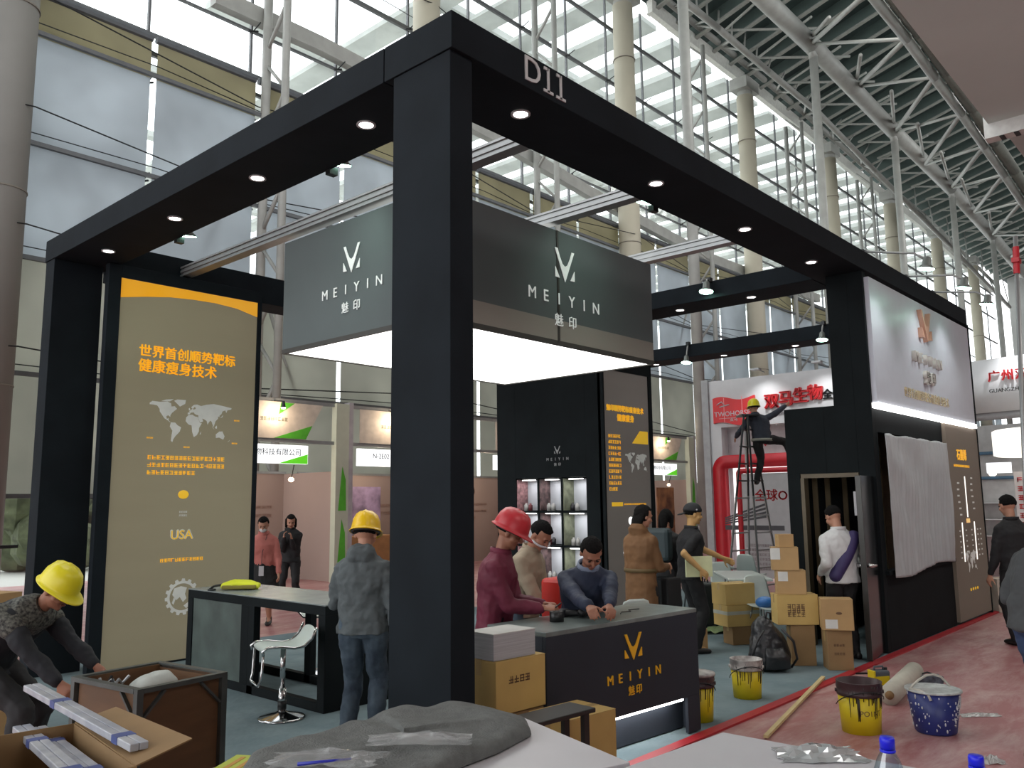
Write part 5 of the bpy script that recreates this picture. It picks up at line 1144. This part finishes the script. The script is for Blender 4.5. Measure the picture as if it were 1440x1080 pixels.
# 4 navy jacket man bending over the counter
p = dep(823, 6.45, GZ); person('black haired man in navy jacket bending over the counter, working with his hands', p, face(172), 1.66, lean=.52, head=(.8, .0), hl=(-.04, .5, 1.0), hr=(.1, .52, 1.0), pelvis=(0, -.12, .8), top=NAV, bottom=BLKC, skin=SKIND, vox=.008, wide=1.1, curl=.9, elbow=(0, -.3, -.8), handdir=((0, 1, -.2), (.3, 0, .9)), collar=mat('collar_pale', (120, 130, 150), .7), fl=(-.1, -.12, 0), fr=(.1, -.1, 0))
# 5 brown coat woman
p = dep(898, 9.2, GZ); A = person('woman in long mustard brown coat with black hair, side on, behind the counter', p, face(48), 1.72, lean=.05, head=(.25, -.35), hl=(-.14, .3, 1.0), hr=(.12, .32, 1.02), top=KHA, bottom=BLKC, hair='long', coat=.46, vox=.01, fold=.03, hood=True)
b = MB(); c, u, f = A['fr'][1]; b.loft([(c - V(0, 0, .02), V(1, 0, 0), V(0, 1, 0), .2, .155), (c + V(0, 0, .02), V(1, 0, 0), V(0, 1, 0), .2, .155)], 20, False); o = b.build('belt', mat('coat_belt', (84, 66, 34), .7), A['root'], True); o.modifiers.new('s', 'SOLIDIFY').thickness = .01
b = MB(); b.box((.1, .2, .6), (.2, .45, .9)); b.build('handbag', BLKC, A['root'], bevel=.02)
# 6 backpacker in black behind
p = dep(932, 10.6, GZ); A = person('black haired person with dark teal backpack, between brown coat and cap', p, face(30), 1.66, lean=.15, top=BLKC, bottom=BLKC, hair='bob', vox=.012, head=(.3, 0))
b = MB(); b.box((-.17, -.32, 1.0), (.17, -.13, 1.4)); b.build('backpack', mat('teal_bag', (34, 48, 52), .6), A['root'], bevel=.05)
# 7 man with cap, reaching right
p = dep(966, 9.9, GZ); A = person('man in black t-shirt and backwards black cap holding white papers, reaching to the right', p, face(78), 1.72, lean=.12, head=(.1, -.1), hl=(-.15, .62, .98), hr=(.3, .0, .96), top=mat('black_tshirt', (20, 20, 24), .8), bottom=BLKC, hat=('cap', mat('cap_black', (26, 28, 32), .7)), hair='short', short=True, skin=mat('skin_warm', (190, 150, 96), .6, var=.04), vox=.01)
b = MB(); b.box((-.02, -.16, .87), (.01, .16, 1.1)); o = b.build('papers', mat('paper_cream', (214, 220, 176), .6), A['root']); o.location = (.22, .02, 0)
# 8 pink and black women at the back
p = dep(373, 12.6, 0); A = person('woman in pink blouse, black skirt and white face mask behind the high table', p, face(172), 1.62, lean=.12, head=(.5, 0), top=PNK, bottom=BLKC, skirt=True, hair='short', mask=True, vox=.012, hl=(-.24, .12, .75), hr=(.26, .1, .72))
b = MB(); b.box((-.03, .155, .72), (.04, .165, .86)); b.build('badge_card', WHITE, A['root']); b = MB(); b.path([(-.06, .12, 1.32), (.0, .15, 1.05), (.005, .165, .86)], .004); b.build('lanyard', DARKM, A['root'])
p = dep(410, 14.6, 0); A = person('woman dressed all in black looking at her phone, standing at the back left booths', p, face(175), 1.62, lean=.04, head=(.45, .2), top=BLKC, bottom=BLKC, hair='bob', hl=(-.05, .22, 1.18), hr=(.07, .24, 1.2), vox=.012, fl=(-.14, 0, 0), fr=(.14, 0, 0))
b = MB(); b.box((-.03, .30, 1.22), (.05, .31, 1.36)); b.build('phone', DARKM, A['root'])
# 9 worker on the ladder
LX = dep(1072, 15.6, 0); LZ = 2.02
p = V(LX.x, LX.y, LZ); A = person('worker in dark jacket and yellow hard hat climbing the stepladder by the red flag sign', p, face(12), 1.66, lean=.5, side=-.5, head=(.1, .3), hl=(-.4, .35, .92), hr=(.62, .35, 1.55), fl=(-.08, .02, 0), fr=(.62, .1, .38), pelvis=(.05, 0, .88), top=mat('slate_jacket', (50, 54, 66), .8, var=.1), bottom=BLKC, hat=('helmet', LHAT, 0), vox=.012, knee=(.8, .8, .4))
b = MB(); c, u, f = A['fr'][0]; b.loft([(c - V(0, 0, .07), V(1, 0, 0), V(0, 1, 0), .195, .155), (c - V(0, 0, .02), V(1, 0, 0), V(0, 1, 0), .197, .157)], 20, False); o = b.build('reflective_hem', mat('hem_grey', (150, 150, 140), .5), A['root'], True); o.modifiers.new('s', 'SOLIDIFY').thickness = .01
# 10 white jacket man in the doorway
p = dep(1178, 9.4, GZ); A = person('man in white jacket with purple diagonal panel, back turned, in the dark doorway', p, face(-12), 1.7, lean=.08, head=(.5, .1), hl=(-.2, .12, .9), hr=(.28, .25, 1.05), top=WHJ, bottom=BLKC, vox=.009, wide=1.1, fold=.035)
b = MB()
fr__ = A['fr']
P_1 = []
for t_ in range(11):
    u = t_ / 10; i = min(5, int((1 - u) * 5)); ff = (1 - u) * 5 - i; c = fr__[i][0].lerp(fr__[i + 1][0], ff) if i < 6 else fr__[6][0]
    ang = -PI / 2 + .75 - 1.5 * u; R_x = (.195, .125); P_1.append(V(c.x + math.cos(ang) * (.175 * 1.1), c.y + math.sin(ang) * (.103), c.z))
for q0, q1 in zip(P_1, P_1[1:]): b.cap(q0, q1, .07, .07, 12)
o = b.build('purple_panel', PUR, A['jacket'], True)
# 11, 12 people at the right edge
p = dep(1421, 10.2, 0); person('man in black walking away beyond the grey jacket, right edge of the aisle', p, face(-10), 1.8, lean=.06, head=(.2, 0), top=BLKC, bottom=BLKC, vox=.011, hl=(-.28, .1, .82))
p = dep(1446, 5.75, 0); person('man in dark grey jacket and blue jeans cut off by the right picture edge', p, face(70), 1.78, lean=.62, head=(.3, 0), top=GRJ, bottom=mat('jeans_bright', (46, 62, 92), .9, var=.3, scale=4, bump=.2), shoes=mat('shoe_tan', (110, 96, 70), .7, var=.3, scale=20), vox=.009, wide=1.2, hl=(-.2, .28, .95), hr=(.2, .3, .95), fl=(-.1, 0, 0), fr=(.12, .15, 0))
# 13 crouching man at the left
PAT = mat('patterned_shirt', (28, 28, 30), .8, var=0, scale=55, rgb2=(108, 108, 100))
p = dep(44, 5.5, GZ); A = person('man in yellow hard hat and dark patterned jacket bending over the open carton', p, face(96), 1.7, lean=1.12, head=(.55, -.1), hl=(-.1, .52, .66), hr=(.2, .46, .62), pelvis=(0, -.22, .76), fl=(-.14, -.05, 0), fr=(.14, .1, 0), top=mat('dark_jacket', (26, 28, 34), .8, var=.15), bottom=mat('dark_trousers', (40, 40, 42), .8), hat=('helmet', LHAT, 0), skin=SKIND, vox=.008, wide=1.15, collar=PAT, curl=.9, elbow=(0, .2, -.6))
b = MB()
for s in (-1, 1): a_, e_, w_ = A['arms'][0 if s < 0 else 1]; b.cap(a_ - V(0, .06, -.02), a_.lerp(e_, .25), .085, .08, 12)
c, u, f = A['fr'][5]; b.loft([(c - u * .08, V(1, 0, 0), f, .21, .14), (c + u * .05, V(1, 0, 0), f, .19, .12), (A['neck'] + u * .02, V(1, 0, 0), f, .09, .085)], 18)
remesh(b.build('patterned_yoke', PAT, A['jacket']), .012, 3, .01, .1)
b = MB(); F = A['head']; H3 = Matrix.Rotation(-1.15, 3, 'X'); b.lathe([(.012, 0), (.012, .004), (0, .004)], n=14, M=Matrix.Translation(F) @ (H3.to_4x4()) @ M3((1, 0, 0), (0, 0, 1), (0, 1, 0), (0, .128, .1))); b.build('helmet_badge', mat('badge_red', (190, 90, 60), .5), A['root'], True)
# ================================================================== stepladder
ll = thing('stepladder', 'tall double sided metal stepladder under the worker before the white sign', 'ladder', (LX.x, LX.y, 0), face(0))
BLKL = mat('ladder_dark', (52, 54, 58), .4, .3); topz = 3.3
for sx in (-1, 1):
    for sy in (-1, 1):
        x0 = sx * .30 - .1; x1 = sx * .13 - .1
        p0 = V(-.22 + sy * .33 + sx * .26, sy * .1 + sx * .2, .0); p1 = V(-.2 + sy * .035 + sx * .07, sx * .15, topz); q = p0.lerp(p1, .55)
        b = MB(); b.bar(p0, q, .045, .03); b.build('lower_rail', ALU, ll); b = MB(); b.bar(q, p1, .045, .03); b.build('upper_rail', BLKL, ll)
for k in range(10):
    u = (k + .6) / 10.4
    for sy in (-1, 1):
        a = [V(-.22 + sy * .33 + sx * .26, sy * .1 + sx * .2, .0).lerp(V(-.2 + sy * .035 + sx * .07, sx * .15, topz), u) for sx in (-1, 1)]
        b = MB(); b.bar(a[0], a[1], .06, .025); b.build('rung', ALU if u < .55 else BLKL, ll)
b = MB(); b.box((-.36, -.2, topz), (-.02, .2, topz + .03)); b.build('top_plate', BLKL, ll)
# ================================================================== neighbour booth with red flag sign (faces -X)
NX = 18.0
nb_ = thing('neighbour_booth', 'white and red neighbour booth with red flag emblem and large red characters', 'booth')
NW = mat('neighbour_white', (196, 198, 200), .5, var=.02); RED = mat('booth_red', (176, 22, 36), .4, var=.05); REDL = mat('red_acrylic', (206, 34, 40), .35, var=.03)
def nbx(p, q, n, m): return bx(p, q, n, m, nb_, 0)
nbx((NX, 4.6, 3.44), (NX + .25, 9.9, 4.56), 'fascia', NW); nbx((NX + .3, 4.6, 0), (NX + .5, 9.9, 3.44), 'back_wall', mat('neighbour_inner', (186, 182, 184), .6)); nbx((NX, 9.6, 0), (NX + .3, 9.9, 3.44), 'side_wall', NW)
nbx((NX - .06, 9.88, 0), (NX + .4, 10.05, 4.6), 'corner_post', mat('post_grey', (156, 158, 160), .5))
lampn = lamp_mat('fascia_wash', (255, 255, 255), 3)
for y in (5.6, 7.0, 8.4): 
    b = MB(); b.tube((NX - .5, y, 4.66), (NX - .1, y, 4.62), .012); b.box((NX - .6, y - .1, 4.62), (NX - .46, y + .1, 4.66)); b.build('arm_lamp', ALU, nb_)
    l = bpy.data.lights.new('fascia_light', 'SPOT'); l.energy = 60; l.spot_size = 1.9; l.spot_blend = 1; l.shadow_soft_size = .1; lo = bpy.data.objects.new('fascia_light', l); lo.location = (NX - .55, y, 4.6); lo.rotation_euler = (0, -.45, 0); COL.objects.link(lo)
NPX = lambda y, z: planeX((NX - .002, y, z))
b = MB(); n = 24; Mf = NPX(9.23, 3.8)
for i in range(n):
    u0, u1 = i / n, (i + 1) / n; w = 1.06
    f = lambda u: (u - .5) * w; wv = lambda u: .05 * math.sin(u * 2 * PI + .5)
    b.prism([(f(u0), -.29 + wv(u0)), (f(u1), -.29 + wv(u1)), (f(u1), .31 + wv(u1)), (f(u0), .31 + wv(u0))], Mf, .06)
fg = b.build('flag_emblem', REDL, nb_)
for u in (-.24, .22): b = MB(); b.box((u - .008, -.27, .061), (u + .008, .33, .064), Mf); b.build('flag_seam', mat('flag_line', (235, 150, 150), .5), fg)
text('TWOHORSES', Mf @ Matrix.Translation((0, -.06, .062)), .165, WHITE, fg, 'word', .004, squeeze=1.0)
b = MB(); b.path([Mf @ V(-.42, .17, .065), Mf @ V(-.3, .24, .065), Mf @ V(-.22, .15, .065), Mf @ V(-.35, .12, .065), Mf @ V(-.1, .16, .065)], .014, 6); b.build('swirl', WHITE, fg, True)
b = MB(); b.box((-.38, -.16, .061), (.36, -.153, .064), Mf); b.build('underline', WHITE, fg); text('双马', Mf @ Matrix.Translation((0, -.2, .064)), .1, WHITE, fg, 'character', .004)
for i, c in enumerate('双马生物'): text(c, NPX(8.29 - i * .337, 3.93 + i * .035), .36, REDL, nb_, 'character', .07, bold=.012)
for i, c in enumerate('全球'): text(c, NPX(7.02 - i * .24, 3.98), .23, DARKM, nb_, 'character', .03, bold=.006)
scribble(NPX(8.4, 3.66), 1.7, 1, .12, mat('grey_letters', (150, 150, 152), .5), nb_, 'small_letters', .02)
# red rounded frame and glowing poster wall
def arch(y0, y1, ztop, th, m, x, dpt, r=.3):
    b = MB(); pts = [(0, V(x, y0, 0))]
    out = [V(x, y0, 0), V(x, y0, ztop - r)] + [V(x, y0 - r + r * math.cos(a), ztop - r + r * math.sin(a)) for a in [PI / 2 * i / 8 for i in range(1, 9)]] + [V(x, y1, ztop)]
    ri = max(.05, r - th); inn = [V(x, y0 - th, 0), V(x, y0 - th, ztop - th - ri)] + [V(x, y0 - th - ri + ri * math.cos(a), ztop - th - ri + ri * math.sin(a)) for a in [PI / 2 * i / 8 for i in range(1, 9)]] + [V(x, y1, ztop - th)]
    vs = []; 
    for o_, i_ in zip(out, inn): vs += [o_, i_, i_ + V(dpt, 0, 0), o_ + V(dpt, 0, 0)]
    b.add(vs, [tuple(4 * k + j for j in f) if False else (4 * k + a, 4 * k + c, 4 * (k + 1) + c, 4 * (k + 1) + a) for k in range(len(out) - 1) for a, c in ((0, 1), (1, 2), (2, 3), (3, 0))]); return b.build('red_frame', m, nb_, True)
arch(9.86, 4.7, 2.78, .3, RED, NX - .02, .2, .34)
b = MB(); b.box((NX + .1, 4.7, .1), (NX + .14, 9.4, 2.5)); b.build('glowing_poster', lamp_mat('poster_glow', (255, 252, 252), .95), nb_)
arch(9.02, 4.7, 2.44, .11, RED, NX - .5, .06, .12)
nbx((NX - .48, 4.7, .05), (NX - .46, 8.9, 2.32), 'poster_board', mat('poster_grey', (178, 178, 180), .5, var=.04))
S2 = lambda y, z: planeX((NX - .482, y, z))
text('全球O', S2(8.22, 1.82), .27, REDL, nb_, 'word', .004, bold=.006)
b = MB()
for i in range(4): b.prism([(-.9, -.1 - .04 * i), (.1, .22 - .09 * i), (.1, .17 - .09 * i), (-.9, -.13 - .04 * i)][::-1], S2(8.45, 1.45), .004)
b.box((-.9, -.34, 0), (.5, -.24, .004), S2(8.45, 1.42)); b.build('rolls_print', mat('print_charcoal', (70, 70, 74), .5), nb_)
scribble(S2(8.8, .75), .9, 6, .1, mat('print_faint', (150, 140, 142), .5), nb_); scribble(S2(7.8, 1.05), .9, 2, .14, mat('print_rose', (190, 130, 140), .5), nb_, seed=5)
scribble(planeX((NX + .098, 9.2, 2.3)), 3.0, 2, .12, MATS['print_faint'], nb_, seed=7); scribble(planeX((NX + .098, 9.1, 1.9)), .18, 12, .12, MATS['print_rose'], nb_, seed=8)
for (y, z) in ((8.65, 2.96), (6.9, 3.0)):
    b = MB(); b.prism([(-.2, .14), (.2, .14), (0, -.1)][::-1], NPX(y, z + .1) @ Matrix.Translation((0, 0, -.29)), .004); b.build('red_shape', RED, nb_)
scribble(planeX((NX + .295, 7.3, 3.2)), 1.0, 2, .25, mat('pink_print', (206, 150, 156), .5), nb_, seed=6)
b = MB(); b.tube((NX - .3, 8.85, 1.9), (NX - .3, 8.85, 3.3), .03); b.build('hanging_pipe', ALU, nb_)
# ================================================================== folding tables and white chairs
WP = mat('white_plastic', (200, 210, 205), .35, var=.03)
def ftable(p, rz, label, w=1.3, d=.55):
    t = thing('folding_table', label, 'table', (p.x, p.y, GZ), rz); b = MB(); b.box((-w / 2, -d / 2, .71), (w / 2, d / 2, .74)); b.build('top', WP, t, bevel=.008)
    for s in (-1, 1):
        for q in (-1, 1): b = MB(); b.tube((s * .45, q * .2, .0), (s * .12, q * .2, .71), .014); b.build('leg', ALU, t, True)
    b = MB(); b.tube((-.3, -.2, .3), (-.3, .2, .3), .012); b.build('stretcher', ALU, t, True)
ftable(dep(985, 13.4), face(85), 'white folding table behind the man in the cap'); ftable(dep(1038, 11.4), face(95), 'nearer white folding table beside the black suitcase')
def wchair(p, rz, label):
    t = thing('white_chair', label, 'chair', (p.x, p.y, GZ), rz, 'white plastic chairs around the folding tables')
    prof = [(.22, .43), (.2, .455), (.05, .44), (-.12, .445), (-.19, .49), (-.22, .62), (-.25, .82)]; b = MB(); vs = []
    for i, (y, z) in enumerate(prof): w = .2 if i < 5 else .2 - .02 * (i - 4); vs += [V(-w, y, z + .015), V(0, y - (.02 if i > 4 else 0), z - (.01 if i < 5 else 0)), V(w, y, z + .015)]
    b.add(vs, [(3 * i + a, 3 * i + a + 1, 3 * i + a + 4, 3 * i + a + 3) for i in range(len(prof) - 1) for a in (0, 1)]); o = b.build('shell', WP, t, True); o.modifiers.new('s', 'SOLIDIFY').thickness = .015; m_ = o.modifiers.new('b', 'SUBSURF'); m_.levels = 1; m_.render_levels = 1
    for sx in (-1, 1):
        for sy in (-1, 1): b = MB(); b.tube((sx * .13, sy * .1, .44), (sx * .21, sy * .2, 0), .01); b.build('leg', CHROME, t, True)
wchair(dep(874, 8.3), face(-20), 'white chair just left of the brown coat, its back towards the counter')
wchair(dep(920, 11.4), face(10), 'white chair between the brown coat and the man in the cap')
wchair(dep(1018, 12.5), face(170), 'white chair whose back rises above the folding table, left of the ladder'); wchair(dep(1070, 10.3), face(165), 'white chair left of the tall carton stack, with a blue bag on its seat')
wchair(dep(1052, 14.6), face(40), 'farthest white chair, behind the folding tables')
o = dep(1068, 10.2, .475); b = MB(); b.ball((0, 0, .06), (.14, .1, .07)); tag(b.build('blue_bag', mat('bag_blue', (60, 120, 190), .4), None, True, loc=(o.x, o.y, .47)), 'small light blue bag lying on a white chair seat', 'bag')
# ================================================================== shell scheme booths along the back
SP = mat('shell_wall_pink', (158, 138, 130), .7, var=.04, scale=.6); GRN = mat('print_green', (80, 168, 44), .5); SHG = mat('shell_post', (184, 188, 170), .5, var=.03)
YB = 16.0
SIGN_GLOW = lamp_mat('shell_sign_glow', (248, 252, 255), 1.15); BULB = lamp_mat('warm_bulb', (255, 226, 180), 14)
def shell(x0, x1, label, sx0, sx1, title, lab2):
    t = thing('shell_booth', label, 'booth', (0, 0, 0), 0, 'pink walled shell booths at the back')
    def sb(p, q, n, m): return bx(p, q, n, m, t, 0)
    sb((x0, YB + 2.2, 0), (x1, YB + 2.25, 2.5), 'back_wall', SP); sb((x1 - .05, YB + .1, 0), (x1, YB + 2.2, 2.5), 'side_wall', SP)
    sb((x0 + .0, YB, 3.98), (x1 - .1, YB + .06, 4.06), 'top_rail', ALU); sb((x0, YB, 3.1), (x1 - .1, YB + .06, 3.18), 'mid_rail', ALU); sb((x0, YB + 2.18, 2.5), (x1, YB + 2.24, 2.56), 'wall_rail', ALU)
    sb((x1 - .16, YB - .08, 0), (x1 + .2, YB + .1, 4.06), 'post', SHG); sb((x1 + .2, YB - .08, 0), (x1 + .32, YB + .12, 4.1), 'post_trim', mat('post_mauve', (168, 162, 166), .5))
    for z in (1.0, 2.2): b = MB(); b.prism([(-.1, 0), (.12, 0), (.1, .7), (0, 1.0)], planeY((x1 + .02, YB - .082, z - .6)), .004); b.build('green_print', GRN, t)
    # slanted fabric fascia
    xa, xb = sx0, sx1 + .35
    b = MB(); b.prism([(xa, 3.18), (xb - .45, 3.18), (xb, 3.98), (xa, 3.98)], planeY((0, YB - .01, 0)), .01); b.build('fascia_print', mat('fascia_cream', (196, 184, 172), .6), t)
    b = MB(); b.prism([(xb - 1.25, 3.19), (xb - .44, 3.19), (xb - .28, 3.5)], planeY((0, YB - .02, 0)), .006); b.prism([(xb - 1.1, 3.97), (xb - 1.15, 3.7), (xb - .75, 3.97)], planeY((0, YB - .02, 0)), .006); b.build('green_print', GRN, t)
    scribble(planeY((xb - 1.6, YB - .021, 3.6)), .7, 1, .14, mat('olive_print', (120, 116, 96), .5), t, seed=3)
    sb((sx0, YB + .02, 2.64), (sx1, YB + .1, 3.05), 'lit_sign', SIGN_GLOW); b = MB(); b.prism([(sx1 - .75, 2.645), (sx1 - .01, 2.645), (sx1 - .01, 2.86)], planeY((0, YB + .018, 0)), .004); b.build('green_print', mat('sign_green', (96, 210, 40), .5, emit=.6), t)
    text(title, planeY(((sx0 + sx1) / 2 - .1, YB + .016, 2.88)), .165, DARKM, t, 'word', .004)
    for x in (sx0 + .9, ): 
        b = MB(); b.tube((x, YB - .35, 3.95), (x, YB, 4.0), .015); b.tube((x, YB - .35, 3.82), (x, YB - .35, 3.96), .05, .03); b.build('arm_lamp', DARKM, t); 
    b = MB(); b.ball((sx0 + .9, YB - .35, 3.81), (.05, .05, .03)); b.build('bulb', BULB, t, True)
    for (x, y, z, e) in ((sx0 + .9, YB - .3, 3.72, 22), ((x0 + x1) / 2, YB + 1.1, 2.45, 30)):
        l = bpy.data.lights.new('booth_lamp', 'POINT'); l.energy = e; l.color = (1, .82, .6); l.shadow_soft_size = .1; lo = bpy.data.objects.new('booth_lamp', l); lo.location = (x, y, z); COL.objects.link(lo)
    b = MB(); b.ball(((sx1 - .3), YB + .2, 2.3), (.06, .06, .05)); b.build('bulb', BULB, t, True); b = MB(); b.tube((sx1 - .3, YB + .2, 2.34), (sx1 - .3, YB + .1, 2.62), .012); b.build('lamp_arm', DARKM, t)
    scribble(planeY((x0 + 1.0, YB + 2.19, 2.1)), 1.6, 1, .3, mat('wall_print', (160, 128, 116), .6), t, seed=12); scribble(planeY((x0 + .6, YB + 2.19, 1.7)), 2.4, 3, .2, MATS['wall_print'], t, 'small_print', .003, .8, cw=.07, seed=13)
    sb((x1 - 1.9, YB + 2.14, .9), (x1 - .9, YB + 2.19, 2.2), 'poster', mat('poster_mauve', (150, 130, 160), .5, var=.4, scale=3)) if lab2 else None
    return t
shell(8.4, 11.75, 'shell booth at the back left with a lit white company sign, behind the two women', 9.1, 10.9, '源笔生物科技有限公司', False)
shell(12.1, 15.6, 'shell booth at the back behind the denim jacket man, sign beginning N-2E02', 12.3, 14.2, 'N-2E02   Ma', True)
shell(15.95, 19.6, 'shell booth at the back, hidden mostly by the black display block', 17, 18.6, '生物科技', False)
shell(22.4, 27.5, 'shell booth at the back right of the display block, with a brown product poster', 24.6, 26.6, '生物科技有限公司', False)
o = bx((25.1, YB - .06, .6), (26.2, YB - .02, 2.2), 'food_poster', mat('poster_brown', (96, 60, 44), .5, var=1.2, scale=2.5, rgb2=(170, 120, 80)), None, 0); tag(o, 'tall brown product poster in the back booth, left of the man in the cap', 'poster')
# chair and small things in back booth
b = MB(); 
wc = thing('wooden_chair', 'pale chair with orange cushions in the back booth beside the woman in black', 'chair', (9.95, 16.6, 0), 2.6)
for sx in (-1, 1):
    for sy in (-1, 1): b = MB(); b.tube((sx * .14, sy * .12, .45), (sx * .2, sy * .2, 0), .014); b.build('leg', mat('chair_wood', (180, 140, 100), .5), wc, True)
b = MB(); b.box((-.22, -.2, .43), (.22, .22, .46)); b.build('seat', mat('chair_pale', (196, 172, 150), .5), wc, bevel=.02); b = MB(); b.box((-.2, -.22, .5), (.2, -.18, .86)); b.build('backrest', MATS['chair_pale'], wc, bevel=.03)
b = MB(); b.box((-.15, -.16, .462), (.12, .12, .58)); b.build('cushion', mat('cushion_orange', (196, 120, 60), .8), wc, bevel=.03)
bx((12.75, 17.1, 0), (14.4, 17.6, .95), 'counter_wood', mat('wood_counter', (176, 130, 84), .5, var=.1), None, .01); tag(bpy.data.objects['counter_wood'], 'orange wooden counter in the back booth, right of the yellow hard hat', 'counter')
# ================================================================== booth at the far right edge
fr = thing('curved_booth', 'white curved fascia booth with red characters at the far right', 'booth')
b = MB(); pts = []
for i in range(15): a = -.5 + i * .11; pts.append((27.5 - 2.2 * math.cos(a) * 1.0 + 1.2, -1.2 + 5.0 * math.sin(a)))
FX = 19.5
def curve(y): return FX + .06 * (y - 2.5) ** 2
def cur_panel(n, z0, z1, m, off=0.0, y0=6.0, y1=-4.0, th=.1):
    b = MB(); N = 20; vs = []
    for i in range(N + 1): y = y0 + (y1 - y0) * i / N; x = curve(y) + off; vs += [V(x, y, z0), V(x, y, z1), V(x + th, y, z1), V(x + th, y, z0)]
    b.add(vs, [(4 * k + a, 4 * k + c, 4 * (k + 1) + c, 4 * (k + 1) + a) for k in range(N) for a, c in ((0, 1), (1, 2), (2, 3), (3, 0))] + [(0, 1, 2, 3), (4 * N + 3, 4 * N + 2, 4 * N + 1, 4 * N)]); return b.build(n, m, fr, True)
cur_panel('fascia', 3.5, 4.62, NW); cur_panel('underside_band', 3.35, 3.5, mat('band_grey', (150, 150, 152), .5), .05); cur_panel('back_wall', 0, 3.3, mat('far_wall', (196, 196, 196), .6), .9)
for z in (2.12, 2.66): cur_panel('blue_band', z, z + .07, mat('band_blue', (90, 130, 160), .5), .86, th=.03)
for z in (.9, 1.25, 1.6): cur_panel('shelf', z, z + .025, NW, .6, th=.3)
for i, c in enumerate('广州双'): y = 4.14 - i * .26; text(c, planeX((curve(y) - .05, y, 4.22)), .24, REDL, fr, 'character', .05, bold=.006)
for i, c in enumerate('GUANGZHOU'): y = 4.22 - i * .082; text(c, planeX((curve(y) - .05, y, 3.93)), .11, DARKM, fr, 'letter', .03)
b = MB(); b.lathe([(.9, 2.48), (.95, 2.5), (.95, 2.94), (.9, 2.96)], (17.8, 2.92, 0), 28); b.build('glowing_ring_sign', lamp_mat('ring_glow', (255, 250, 235), 1.3), fr, True)
bx((18.3, 3.72, 2.2), (18.35, 4.14, 2.4), 'white_screen', lamp_mat('screen_glow', (240, 246, 255), 1.2), fr, 0)
b = MB(); b.ball((0, 0, 0), (.07, .07, .04)); b.build('spot_bulb', BULB, fr, True, loc=(19.0, 4.2, 2.2))
l = bpy.data.lights.new('fascia_spot', 'SPOT'); l.energy = 120; l.spot_size = 1.5; l.spot_blend = 1; lo = bpy.data.objects.new('fascia_spot', l); lo.location = (18.9, 3.6, 5.2); lo.rotation_euler = (0, -.5, 0); COL.objects.link(lo)
bx((17.6, 2.9, .2), (17.65, 3.55, 2.2), 'poster', mat('poster_white', (214, 208, 206), .5), fr, 0); scribble(planeX((17.59, 3.5, 2.05)), .55, 8, .16, REDL, fr, seed=15)
# crates at the end of the room
for i, (px, lab, hh) in enumerate(((1404, 'pale crate standing at the far end of the black room wall', .5),)):
    p = dep(px, 13.2, 0); carton('carton', lab, (p.x, p.y, 0), .5, .4, hh, FC, mat('pale_card', (176, 164, 150), .8))
# hanging pole at right with red clamp
p = dep(1428, 7.3, 0); t = thing('standing_pole', 'thin grey scaffold pole with a red clamp at the right edge', 'pole', (p.x, p.y, 0)); t.rotation_euler = (RGT.y * -.055, RGT.x * .055, 0)
b = MB(); b.tube((0, 0, 0), (0, 0, 4.1), .02, n=12); b.build('tube', ALU, t, True)
b = MB(); b.tube((0, 0, 3.75), (0, 0, 4.0), .027, n=12); b.box((-.05, -.03, 3.85), (.05, .03, 3.89)); b.build('red_clamp', RED, t)
b = MB(); b.tube((0, 0, 2.7), (RGT.x * .4, RGT.y * .4, 2.7), .016); b.tube((0, 0, 1.45), (RGT.x * .4, RGT.y * .4, 1.45), .016); b.build('cross_tube', ALU, t, True)
# railing outside left
t = thing('railing', 'dark handrail post at the left edge before the glass wall', 'railing', (4.6, 17.2, 0))
b = MB(); b.box((-.3, -.03, 1.02), (.9, .03, 1.08)); b.build('handrail', DARKM, t); b = MB(); b.box((0, -.03, 0), (.08, .03, 1.02)); b.build('post', DARKM, t); b = MB(); b.box((.1, -.02, 0), (.13, .02, 1.02)); b.build('post', ALU, t)
